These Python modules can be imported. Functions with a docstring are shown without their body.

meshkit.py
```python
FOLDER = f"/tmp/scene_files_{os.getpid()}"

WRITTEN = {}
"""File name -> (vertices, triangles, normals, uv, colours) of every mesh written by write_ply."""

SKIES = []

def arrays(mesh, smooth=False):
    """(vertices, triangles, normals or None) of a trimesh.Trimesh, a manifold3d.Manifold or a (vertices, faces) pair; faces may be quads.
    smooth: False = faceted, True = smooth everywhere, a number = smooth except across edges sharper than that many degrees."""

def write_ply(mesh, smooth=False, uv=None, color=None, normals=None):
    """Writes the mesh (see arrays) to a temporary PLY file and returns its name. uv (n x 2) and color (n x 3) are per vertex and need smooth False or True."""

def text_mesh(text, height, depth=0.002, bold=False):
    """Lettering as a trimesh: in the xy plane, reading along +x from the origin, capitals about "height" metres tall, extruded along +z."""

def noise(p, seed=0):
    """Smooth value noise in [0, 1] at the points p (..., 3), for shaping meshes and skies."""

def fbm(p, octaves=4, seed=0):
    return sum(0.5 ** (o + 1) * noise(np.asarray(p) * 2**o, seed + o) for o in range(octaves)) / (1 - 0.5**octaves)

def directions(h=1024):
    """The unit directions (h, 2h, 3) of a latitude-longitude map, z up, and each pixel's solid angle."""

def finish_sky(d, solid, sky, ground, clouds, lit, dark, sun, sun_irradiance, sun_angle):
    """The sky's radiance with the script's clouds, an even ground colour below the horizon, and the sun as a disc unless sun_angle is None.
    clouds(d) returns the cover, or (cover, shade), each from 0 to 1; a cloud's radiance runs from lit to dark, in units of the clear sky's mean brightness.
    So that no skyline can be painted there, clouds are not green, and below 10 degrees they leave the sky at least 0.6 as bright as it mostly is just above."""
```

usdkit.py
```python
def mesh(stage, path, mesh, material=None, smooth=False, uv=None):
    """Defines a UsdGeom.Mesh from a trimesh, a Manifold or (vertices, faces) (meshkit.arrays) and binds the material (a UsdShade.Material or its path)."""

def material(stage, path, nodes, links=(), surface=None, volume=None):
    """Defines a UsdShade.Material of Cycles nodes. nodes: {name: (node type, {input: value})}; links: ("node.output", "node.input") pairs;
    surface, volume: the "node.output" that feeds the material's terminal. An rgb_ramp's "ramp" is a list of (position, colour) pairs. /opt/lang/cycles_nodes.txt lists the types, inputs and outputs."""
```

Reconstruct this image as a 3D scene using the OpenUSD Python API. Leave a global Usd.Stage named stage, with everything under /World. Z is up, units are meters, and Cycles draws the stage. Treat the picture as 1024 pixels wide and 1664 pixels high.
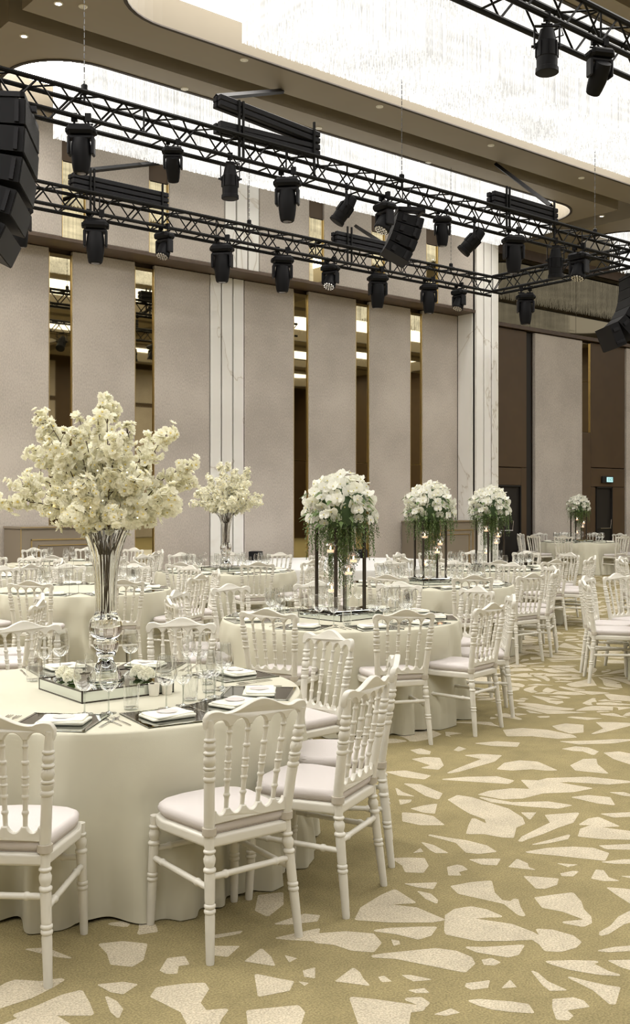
import math, random
import numpy as np, trimesh, usdkit, meshkit
from shapely.geometry import Polygon, Point, box as sbox
from shapely import affinity
from shapely.ops import unary_union
from scipy.spatial import Voronoi
from pxr import Usd, UsdGeom, Gf, Sdf, UsdShade

random.seed(7); R = np.random.default_rng(7)
stage = Usd.Stage.CreateInMemory()
UsdGeom.SetStageUpAxis(stage, 'Z'); UsdGeom.SetStageMetersPerUnit(stage, 1.0)
world = UsdGeom.Xform.Define(stage, '/World'); stage.SetDefaultPrim(world.GetPrim())

# ------------------------------------------------------------------ camera, light levels, exposure
# world: x runs along the long wall, y towards it, z up; the camera stands at the origin
CAM_H, YAW = 1.62, math.radians(39.8)
CY, SY = math.cos(YAW), math.sin(YAW)
EXPOSURE = 0.34
ROW_L = (3.0, 3.0, 3.3, 6.8, 9.5)   # radiance of the luminous coffers, row by row towards the long wall
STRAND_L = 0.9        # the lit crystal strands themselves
WARM = (1.0, 0.962, 0.905)
cam = UsdGeom.Camera.Define(stage, '/World/camera')
cam.CreateHorizontalApertureAttr(36.0); cam.CreateVerticalApertureAttr(58.5)
cam.CreateFocalLengthAttr(36.0 * 1700 / 1024)
cam.CreateVerticalApertureOffsetAttr(-12 * 36.0 / 1024)
cam.CreateClippingRangeAttr(Gf.Vec2f(0.05, 200)); cam.CreateExposureAttr(EXPOSURE)
cam.AddTransformOp().Set(Gf.Matrix4d(CY, -SY, 0, 0, 0, 0, 1, 0, -SY, -CY, 0, 0, 0, 0, CAM_H, 1))

def cw(xr, d, z=0.0):
    """a place measured from the camera (metres to its side, metres ahead) in room coordinates"""
    return (CY * xr + SY * d, -SY * xr + CY * d, z)
def seen(p, m=40):
    xr, d = CY * p[0] - SY * p[1], SY * p[0] + CY * p[1]
    return d > 0.5 and -m < 512 + 1700 * xr / d < 1024 + m
def px(p):
    xr, d = CY * p[0] - SY * p[1], SY * p[0] + CY * p[1]
    return 512 + 1700 * xr / d

# ------------------------------------------------------------------ scene tree helpers
_count = {}
def numbered(parent, name):
    k = (parent, name); n = _count.get(k, 0); _count[k] = n + 1
    return f'{parent}/{name}' + (f'_{n:03d}' if n else '')
def data(path, **kw):
    p = stage.GetPrimAtPath(path)
    for k, v in kw.items():
        if v: p.SetCustomDataByKey(k, v)
    return path
def thing(name, label=None, category=None, loc=(0, 0, 0), rotz=0.0, group=None, kind=None):
    path = numbered('/World', name)
    x = UsdGeom.Xform.Define(stage, path)
    x.AddTranslateOp().Set(Gf.Vec3d(*map(float, loc))); x.AddRotateZOp().Set(float(math.degrees(rotz)))
    return data(path, label=label, category=category, group=group, kind=kind)
def obj(name, mesh, mat, parent='/World', smooth=False, **kw):
    path = numbered(parent, name)
    usdkit.mesh(stage, path, mesh, M[mat], smooth=smooth)
    return data(path, **kw)
def copy(src, loc, rotz, label, group=None, scale=None):
    was = stage.GetPrimAtPath(src).GetCustomData()
    path = numbered('/World', src.rsplit('/', 1)[1])
    x = UsdGeom.Xform.Define(stage, path)
    x.GetPrim().GetReferences().AddInternalReference(src)
    x.ClearXformOpOrder()
    for op, v in (('xformOp:translate', Gf.Vec3d(*map(float, loc))), ('xformOp:rotateZ', float(math.degrees(rotz)))):
        x.GetPrim().GetAttribute(op).Set(v)
    ops = [UsdGeom.XformOp(x.GetPrim().GetAttribute(o)) for o in ('xformOp:translate', 'xformOp:rotateZ')]
    if scale: ops.append(x.AddScaleOp()); ops[-1].Set(Gf.Vec3f(scale, scale, scale))
    x.SetXformOpOrder(ops); x.GetPrim().SetInstanceable(True)
    return data(path, label=label, category=was.get('category'), group=group or was.get('group'))
class Maker:
    """builds a thing the first time, copies it after that"""
    def __init__(self, build): self.build, self.src = build, None
    def __call__(self, loc, rotz, label, group=None, scale=None):
        if self.src is None:
            self.src = self.build(loc, rotz, label, group); return self.src
        return copy(self.src, loc, rotz, label, group, scale)

# ------------------------------------------------------------------ mesh helpers
def cat(ms): return trimesh.util.concatenate([m for m in ms if m is not None])
def bb(x0, x1, y0, y1, z0, z1):
    m = trimesh.creation.box((x1 - x0, y1 - y0, z1 - z0)); m.apply_translation(((x0 + x1) / 2, (y0 + y1) / 2, (z0 + z1) / 2)); return m
def cb(x0, x1, y0, y1, z0, z1, c=0.006):
    """a box with chamfered edges"""
    P = []
    for sx in (0, 1):
        for sy in (0, 1):
            for sz in (0, 1):
                x, y, z = (x1 if sx else x0), (y1 if sy else y0), (z1 if sz else z0)
                ix, iy, iz = (-c if sx else c), (-c if sy else c), (-c if sz else c)
                P += [(x + ix, y + iy, z), (x + ix, y, z + iz), (x, y + iy, z + iz)]
    return trimesh.Trimesh(np.array(P)).convex_hull if False else trimesh.convex.convex_hull(np.array(P))
def grid_faces(nr, nc, closed=True):
    i, j = np.meshgrid(np.arange(nr - 1), np.arange(nc if closed else nc - 1), indexing='ij')
    k = (j + 1) % nc
    a, b, c, d = i * nc + j, i * nc + k, (i + 1) * nc + k, (i + 1) * nc + j
    q = np.stack([a, b, c, d], -1).reshape(-1, 4)
    return np.vstack([q[:, [0, 1, 2]], q[:, [0, 2, 3]]])
def rings(V, caps=True):
    """rings of points (n, m, 3), bottom to top, skinned"""
    n, m = V.shape[:2]; v = V.reshape(-1, 3); f = grid_faces(n, m)
    if caps:
        v = np.vstack([v, V[0].mean(0), V[-1].mean(0)]); j = np.arange(m); k = (j + 1) % m
        f = np.vstack([f, np.stack([k, j, np.full(m, n * m)], 1), np.stack([(n - 1) * m + j, (n - 1) * m + k, np.full(m, n * m + 1)], 1)])
    return trimesh.Trimesh(v, f, process=False)
def lathe(prof, n=20, caps=True, flute=0, amp=0.0):
    p = np.array(prof, float); a = np.arange(n) * 2 * np.pi / n
    rr = p[:, 0, None] * (1 + amp * np.cos(flute * a)[None])
    return rings(np.stack([rr * np.cos(a), rr * np.sin(a), np.broadcast_to(p[:, 1, None], rr.shape)], -1), caps)
def bent(prof, path, n=12):
    """a turned post: radius by height, its axis leaning along path (z -> x, y)"""
    p = np.array(prof, float); q = np.array(path, float); a = np.arange(n) * 2 * np.pi / n
    cx, cy = np.interp(p[:, 1], q[:, 2], q[:, 0]), np.interp(p[:, 1], q[:, 2], q[:, 1])
    return rings(np.stack([cx[:, None] + p[:, 0, None] * np.cos(a), cy[:, None] + p[:, 0, None] * np.sin(a), np.broadcast_to(p[:, 1, None], (len(p), n))], -1))
def tube(pts, r, n=6, caps=True):
    p = np.array(pts, float); t = np.gradient(p, axis=0); t /= np.linalg.norm(t, axis=1, keepdims=True) + 1e-12
    ref = np.array([0, 0, 1.0]) if abs(t[:, 2]).mean() < .9 else np.array([1.0, 0, 0])
    u = np.cross(t, ref); u /= np.linalg.norm(u, axis=1, keepdims=True) + 1e-12; w = np.cross(u, t)
    a = np.arange(n) * 2 * np.pi / n; rr = np.broadcast_to(np.asarray(r, float), (len(p),))[:, None, None]
    return rings(p[:, None] + rr * (np.cos(a)[None, :, None] * u[:, None] + np.sin(a)[None, :, None] * w[:, None]), caps)
def extr(poly, h, z=0.0):
    gs = [g for g in getattr(poly, 'geoms', [poly]) if g.area > 1e-8]
    m = cat([trimesh.creation.extrude_polygon(g, h, engine='earcut') for g in gs]); m.apply_translation((0, 0, z)); return m
def up_xz(m):
    """a shape drawn in x, z and extruded along y (drawn as x, y and extruded along z)"""
    v = m.vertices.copy(); m.vertices = np.stack([v[:, 0], -v[:, 2], v[:, 1]], 1); return m
def moved(m, loc=(0, 0, 0), rz=0.0, rx=0.0, ry=0.0):
    m = m.copy(); E = trimesh.transformations.euler_matrix(rx, ry, rz, 'sxyz'); E[:3, 3] = loc; m.apply_transform(E); return m
def rrect(x0, x1, y0, y1, r): return sbox(x0 + r, y0 + r, x1 - r, y1 - r).buffer(r, quad_segs=10)
def pillow(poly, z0, z1, r, steps=4, q=6):
    """a slab with rounded edges over a plan outline"""
    prev, zs = [], []
    for k in range(steps + 1):
        t = k / steps * math.pi / 2; prev.append((r * (1 - math.sin(t)), z0 + r * (1 - math.cos(t))))
    top = [(i, z0 + z1 - z) for i, z in reversed(prev)]
    N = 64; out = []
    for ins, z in prev + top:
        g = poly.buffer(-ins - 1e-4); ex = np.array(g.exterior.coords)[:-1]
        c = ex.mean(0); th = np.arctan2(*(ex - c).T[::-1]); o = np.argsort(th); th, ex = th[o], ex[o]
        tq = np.linspace(-math.pi, math.pi, N, endpoint=False)
        out.append(np.stack([np.interp(tq, th, ex[:, 0], period=2 * math.pi), np.interp(tq, th, ex[:, 1], period=2 * math.pi), np.full(N, z)], 1))
    return rings(np.array(out))

# ------------------------------------------------------------------ materials
M = {}
def mat(name, base, rough=0.5, metal=0.0, noise=None, bump=None, **kw):
    n = {'p': ('principled_bsdf', {'base_color': base, 'roughness': rough, 'metallic': metal, **kw})}; l = []
    if noise or bump: n['g'] = ('texture_coordinate', {})
    if noise:
        s, amt = noise
        n['n'] = ('noise_texture', {'scale': s, 'detail': 4.0}); l.append(('g.object', 'n.vector'))
        n['r'] = ('rgb_ramp', {'ramp': [(0.3, tuple(c * (1 - amt) for c in base)), (0.7, tuple(min(1, c * (1 + amt)) for c in base))]})
        l += [('n.fac', 'r.fac'), ('r.color', 'p.base_color')]
    if bump:
        s, st, dist = bump
        n['bn'] = ('noise_texture', {'scale': s, 'detail': 3.0}); n['b'] = ('bump', {'strength': st, 'distance': dist})
        l += [('g.object', 'bn.vector'), ('bn.fac', 'b.height'), ('b.normal', 'p.normal')]
    M[name] = usdkit.material(stage, f'/World/Looks/{name}', n, l, surface='p.BSDF')
def emit(name, col, s):
    M[name] = usdkit.material(stage, f'/World/Looks/{name}', {'e': ('emission', {'color': col, 'strength': s})}, [], surface='e.emission')
def thin_glass(name, tint, edge, refl=(1, 1, 1), rough=0.02):
    M[name] = usdkit.material(stage, f'/World/Looks/{name}', {'f': ('layer_weight', {'blend': .5}), 'w': ('math', {'math_type': 'power', 'value2': 2.0}),
        'k': ('math', {'math_type': 'multiply_add', 'value2': edge, 'value3': .08}), 't': ('transparent_bsdf', {'color': tint}),
        'g': ('glossy_bsdf', {'color': refl, 'roughness': rough}), 'm': ('mix_closure', {})},
        [('f.facing', 'w.value1'), ('w.value', 'k.value1'), ('k.value', 'm.fac'), ('t.BSDF', 'm.closure1'), ('g.BSDF', 'm.closure2')], surface='m.closure')

def petal(name, col, through):
    M[name] = usdkit.material(stage, f'/World/Looks/{name}', {'d': ('diffuse_bsdf', {'color': col}), 't': ('translucent_bsdf', {'color': through}), 'm': ('mix_closure', {'fac': .45})},
        [('d.BSDF', 'm.closure1'), ('t.BSDF', 'm.closure2')], surface='m.closure')
mat('white_paint', (.63, .61, .54), .32, noise=(9, .03))
mat('cushion_cloth', (.56, .52, .50), .85, bump=(240, .12, .004))
mat('cushion_side', (.46, .40, .34), .85)
mat('strap_cloth', (.45, .41, .34), .8)
mat('table_cloth', (.52, .50, .395), .75, noise=(3, .025), bump=(420, .08, .003))
mat('stage_cloth', (.68, .68, .67), .8)
mat('napkin_cloth', (.74, .73, .62), .8, bump=(150, .15, .004))
def carpet(name, base):
    M[name] = usdkit.material(stage, f'/World/Looks/{name}', {'g': ('geometry', {}), 'n': ('noise_texture', {'scale': 4.5, 'detail': 6.0, 'roughness': .7}), 'f': ('noise_texture', {'scale': 140.0, 'detail': 2.0}),
        'r': ('rgb_ramp', {'ramp': [(.3, tuple(c * .86 for c in base)), (.7, tuple(c * 1.14 for c in base))]}), 'q': ('rgb_ramp', {'ramp': [(.34, (.78,) * 3), (.66, (1.20,) * 3)]}),
        'm': ('mix_color', {'blend_type': 'multiply', 'fac': 1.0}), 'b': ('bump', {'strength': .6, 'distance': .006}), 'p': ('principled_bsdf', {'roughness': .95, 'specular_ior_level': .1})},
        [('g.position', 'n.vector'), ('g.position', 'f.vector'), ('n.fac', 'r.fac'), ('f.fac', 'q.fac'), ('r.color', 'm.a'), ('q.color', 'm.b'), ('m.result', 'p.base_color'), ('f.fac', 'b.height'), ('b.normal', 'p.normal')], surface='p.BSDF')
carpet('carpet_base', (.250, .209, .106)); carpet('carpet_motif', (.465, .412, .308))
mat('ceiling_paint', (.275, .235, .172), .6, noise=(2, .02))
mat('recess_paint', (.16, .135, .095), .7)
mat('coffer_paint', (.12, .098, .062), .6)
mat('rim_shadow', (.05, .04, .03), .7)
mat('brown_wood', (.085, .055, .035), .45, noise=(6, .15))
mat('dark_panel', (.078, .047, .021), .55, noise=(3, .08))
mat('black_gap', (.012, .010, .008), .6)
mat('door_wood', (.016, .013, .010), .5)
mat('gold_metal', (.66, .50, .24), .3, 1.0)
mat('bar_paint', (.215, .18, .135), .5)
mat('steel', (.72, .71, .68), .18, 1.0)
mat('chain_steel', (.12, .12, .12), .4, .6)
mat('chrome', (.85, .84, .82), .08, 1.0)
mat('truss_black', (.010, .010, .010), .45, specular_ior_level=.12)
mat('fixture_black', (.007, .007, .008), .5, specular_ior_level=.12)
mat('fixture_grey', (.014, .014, .016), .4, specular_ior_level=.12)
mat('lens_glass', (.10, .10, .12), .05)
mat('grille_black', (.008, .008, .009), .7, bump=(400, .4, .004))
mat('mirror_top', (.70, .74, .72), .03, 1.0)
mat('mirror_dark', (.26, .27, .25), .04, 1.0)
mat('mirror_bronze', (.60, .53, .35), .02, 1.0)
mat('mirror_smoke', (.10, .085, .055), .03, 1.0)
mat('branch_brown', (.06, .038, .026), .8)
petal('blossom_cream', (.93, .925, .83), (.93, .91, .76))
mat('blossom_yellow', (.86, .72, .25), .7)
petal('orchid_white', (.90, .895, .85), (.8, .8, .68))
mat('orchid_lip', (.66, .62, .25), .6)
mat('leaf_green', (.085, .135, .035), .6, noise=(14, .35))
mat('leaf_dark', (.045, .085, .03), .6, noise=(14, .35))
mat('pink_candle', (.80, .50, .38), .6, emission_color=(1.0, .52, .30), emission_strength=.9)
mat('ceramic_white', (.78, .75, .66), .45)
mat('pole_dark', (.035, .028, .022), .15)
thin_glass('glass', (.945, .95, .945), .95)
thin_glass('glass_stem', (.84, .86, .845), .9)
thin_glass('acrylic', (.93, .95, .93), .5)
mat('cut_glass', (.97, .98, .97), .02, transmission_weight=1.0, ior=1.45)
emit('flame', (1.0, .55, .22), 14.0)
emit('fairy', (1.0, .72, .28), 9.0)
emit('downlight_on', (1.0, .93, .82), 45.0)
emit('exit_face', (.50, .95, .92), 1.05)
emit('exit_sheen', (.30, .45, .75), .8)
mat('exit_green', (.01, .12, .10), .5)
for k, L in enumerate(ROW_L): emit(f'coffer_light_{k}', WARM, L)
M['coffer_light_far'] = usdkit.material(stage, '/World/Looks/coffer_light_far', {'e': ('emission', {'color': WARM, 'strength': 1.6})}, [], surface='e.emission')
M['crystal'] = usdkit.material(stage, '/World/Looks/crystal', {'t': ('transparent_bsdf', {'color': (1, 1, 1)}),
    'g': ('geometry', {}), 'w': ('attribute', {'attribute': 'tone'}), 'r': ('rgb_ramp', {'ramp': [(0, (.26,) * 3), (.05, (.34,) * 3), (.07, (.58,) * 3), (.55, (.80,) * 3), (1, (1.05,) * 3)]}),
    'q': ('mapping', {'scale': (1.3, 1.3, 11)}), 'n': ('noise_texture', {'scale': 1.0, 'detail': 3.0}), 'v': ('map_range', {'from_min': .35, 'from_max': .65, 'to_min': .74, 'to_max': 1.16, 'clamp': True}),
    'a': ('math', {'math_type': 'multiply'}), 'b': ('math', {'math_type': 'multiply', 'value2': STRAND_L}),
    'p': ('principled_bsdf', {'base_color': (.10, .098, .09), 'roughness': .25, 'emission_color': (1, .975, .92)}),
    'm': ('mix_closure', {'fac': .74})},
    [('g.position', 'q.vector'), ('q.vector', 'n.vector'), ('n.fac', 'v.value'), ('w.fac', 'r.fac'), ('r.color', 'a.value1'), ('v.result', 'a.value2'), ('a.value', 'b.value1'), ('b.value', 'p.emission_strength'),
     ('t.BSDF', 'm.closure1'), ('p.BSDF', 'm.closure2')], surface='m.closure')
# wall fabric: a fine woven grid and faint drift of tone
M['wall_fabric'] = usdkit.material(stage, '/World/Looks/wall_fabric', {
    'g': ('texture_coordinate', {}), 'n': ('noise_texture', {'scale': 1.1, 'detail': 3.0}), 'w': ('mapping', {'scale': (60, 60, 25)}),
    'n2': ('noise_texture', {'scale': 1.0, 'detail': 2.0}), 'a': ('mix_float', {'fac': .55}),
    'r': ('rgb_ramp', {'ramp': [(.40, (.415, .372, .328)), (.60, (.535, .485, .43))]}), 'b': ('bump', {'strength': .4, 'distance': .006}),
    'p': ('principled_bsdf', {'roughness': .8})},
    [('g.object', 'n.vector'), ('g.object', 'w.vector'), ('w.vector', 'n2.vector'), ('n.fac', 'a.a'), ('n2.fac', 'a.b'), ('a.result', 'r.fac'), ('r.color', 'p.base_color'), ('n2.fac', 'b.height'), ('b.normal', 'p.normal')], surface='p.BSDF')
# white marble with thin grey-brown veins
M['marble'] = usdkit.material(stage, '/World/Looks/marble', {
    'g': ('texture_coordinate', {}), 'm': ('mapping', {'scale': (.42, .42, .30), 'rotation': (.2, .5, .3)}),
    'n': ('noise_texture', {'scale': 1.0, 'detail': 5.0, 'distortion': .9, 'roughness': .55}),
    'r': ('rgb_ramp', {'ramp': [(.0, (.84, .83, .79)), (.47, (.84, .83, .79)), (.494, (.80, .78, .73)), (.5, (.55, .50, .42)), (.506, (.80, .785, .74)), (1.0, (.85, .84, .81))]}),
    'p': ('principled_bsdf', {'roughness': .12})},
    [('g.object', 'm.vector'), ('m.vector', 'n.vector'), ('n.fac', 'r.fac'), ('r.color', 'p.base_color')], surface='p.BSDF')

# ------------------------------------------------------------------ room shell
ZC = CAM_H + 6.4            # underside of the ceiling fields
ZP = CAM_H + 6.83           # luminous coffer tops
XL, XR_, YB, YW = -9.0, 36.0, -11.0, 17.0
YLOW, YUP = 16.8, 16.3      # faces of the lower and the upper wall panelling
ZLEDGE = CAM_H + 4.47
def structure(name, **kw): return thing(name, kind='structure', **kw)
floor = structure('floor')
obj('carpet', bb(XL, XR_, YB, YW, -.1, 0), 'carpet_base', floor)
def carpet_motifs():
    """cut-out leaf shards that fan out from scattered centres, as in the carpet's print"""
    from shapely.strtree import STRtree
    from shapely import LineString
    rg = np.random.default_rng(21); cand = []
    view = Polygon([cw(-1.6, 1.5)[:2], cw(1.6, 1.5)[:2], cw(9.5, 27)[:2], cw(-9.5, 27)[:2]])
    step = .92
    for gx in np.arange(-1.5, 27, step):
        for gy in np.arange(-1.5, 18, step):
            cx, cy = gx + rg.uniform(-.4, .4), gy + rg.uniform(-.4, .4)
            if not view.buffer(1).contains(Point(cx, cy)): continue
            n = int(rg.integers(8, 13)); off = rg.uniform(0, 6.28)
            for k in range(n):
                a = off + (k + rg.uniform(-.2, .2)) * 2 * math.pi / n; r0, L = rg.uniform(.05, .20), rg.uniform(.24, .62)
                w = min(L * rg.uniform(.14, .34), (r0 + L * .7) * math.pi / n * rg.uniform(.7, 1.0)); u = rg.uniform(.55, .85); e = rg.uniform(-.9, .9) * w
                bend = rg.uniform(-.16, .16); blunt = rg.uniform(.0, .55) * w
                raw = [(0, 0), (L * .3, -w * .42), (L * u, -w), (L * (u + .12), -w * .9), (L, e - blunt), (L * 1.0, e + blunt), (L * (u - rg.uniform(0, .2)), w * rg.uniform(.7, 1)), (L * .28, w * .38)]
                p = np.array([(r0 + x, y + bend * (x / L) ** 2) for x, y in raw]); c, s_ = math.cos(a), math.sin(a)
                g = Polygon(np.stack([p[:, 0] * c - p[:, 1] * s_ + cx, p[:, 0] * s_ + p[:, 1] * c + cy], 1)).buffer(0)
                if rg.random() < .38:      # a slit or a cut across
                    q0 = p[0] * .2 + p[4] * .8; t = rg.uniform(.35, .75); b0 = np.array([r0 + L * t, -w * 1.5 if rg.random() < .5 else 0]); b1 = np.array([r0 + L * (t + rg.uniform(.1, .5)), w * 1.6])
                    R2 = lambda z: (z[0] * c - z[1] * s_ + cx, z[0] * s_ + z[1] * c + cy)
                    g = g.difference(LineString([R2(b0), R2(b1)]).buffer(rg.uniform(.014, .03)))
                cand += [(h, 1) for h in getattr(g, 'geoms', [g])]
    for _ in range(12000):                  # chips between the fans
        x, y = rg.uniform(-1.5, 26), rg.uniform(-1.5, 16.5)
        if not view.contains(Point(x, y)): continue
        n = int(rg.integers(3, 6)); a = np.sort(rg.uniform(0, 6.28, n)); r = rg.uniform(.03, .12) * rg.uniform(.6, 1.2, n); t = rg.uniform(0, 3.14)
        v = np.stack([r * np.cos(a) * 1.5, r * np.sin(a)], 1); cand.append((affinity.rotate(Polygon(v + (x, y)).buffer(0), t, use_radians=True, origin=(x, y)), 0))
    order = sorted(range(len(cand)), key=lambda i: (-cand[i][1], rg.random())); polys = [cand[i][0] for i in order]
    tree = STRtree(polys); done = {}; out = []
    for i, g in enumerate(polys):
        if g.is_empty or not view.intersects(g) or g.bounds[3] > 16.7: continue
        for j in tree.query(g.buffer(.07)):
            if j in done and j != i: g = g.difference(done[j])
        parts = [h for h in getattr(g, 'geoms', [g]) if h.area > .0022]
        if not parts: continue
        g = max(parts, key=lambda h: h.area)
        if g.area < .35 * polys[i].area: continue
        rad = float(rg.choice([.004, .008, .016])); h = g.buffer(-rad)
        if h.is_empty: continue
        h = max(getattr(h, 'geoms', [h]), key=lambda q: q.area).buffer(rad, quad_segs=3).simplify(.003)
        if h.area < .0022: continue
        h0 = h; e = np.array(h.segmentize(.05).exterior.coords)[:-1]; q = np.column_stack([e * 3.1, np.zeros(len(e))])
        wob = np.stack([meshkit.noise(q, 5), meshkit.noise(q, 6)], 1) - .5; h = Polygon(e + wob * .11)
        if not h.is_valid: h = max(getattr(h.buffer(0), 'geoms', [h.buffer(0)]), key=lambda z: z.area)
        if h.area < .002: continue
        done[i] = h0.buffer(float(rg.uniform(.012, .036)), quad_segs=2); out.append(h)
    return out
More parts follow.
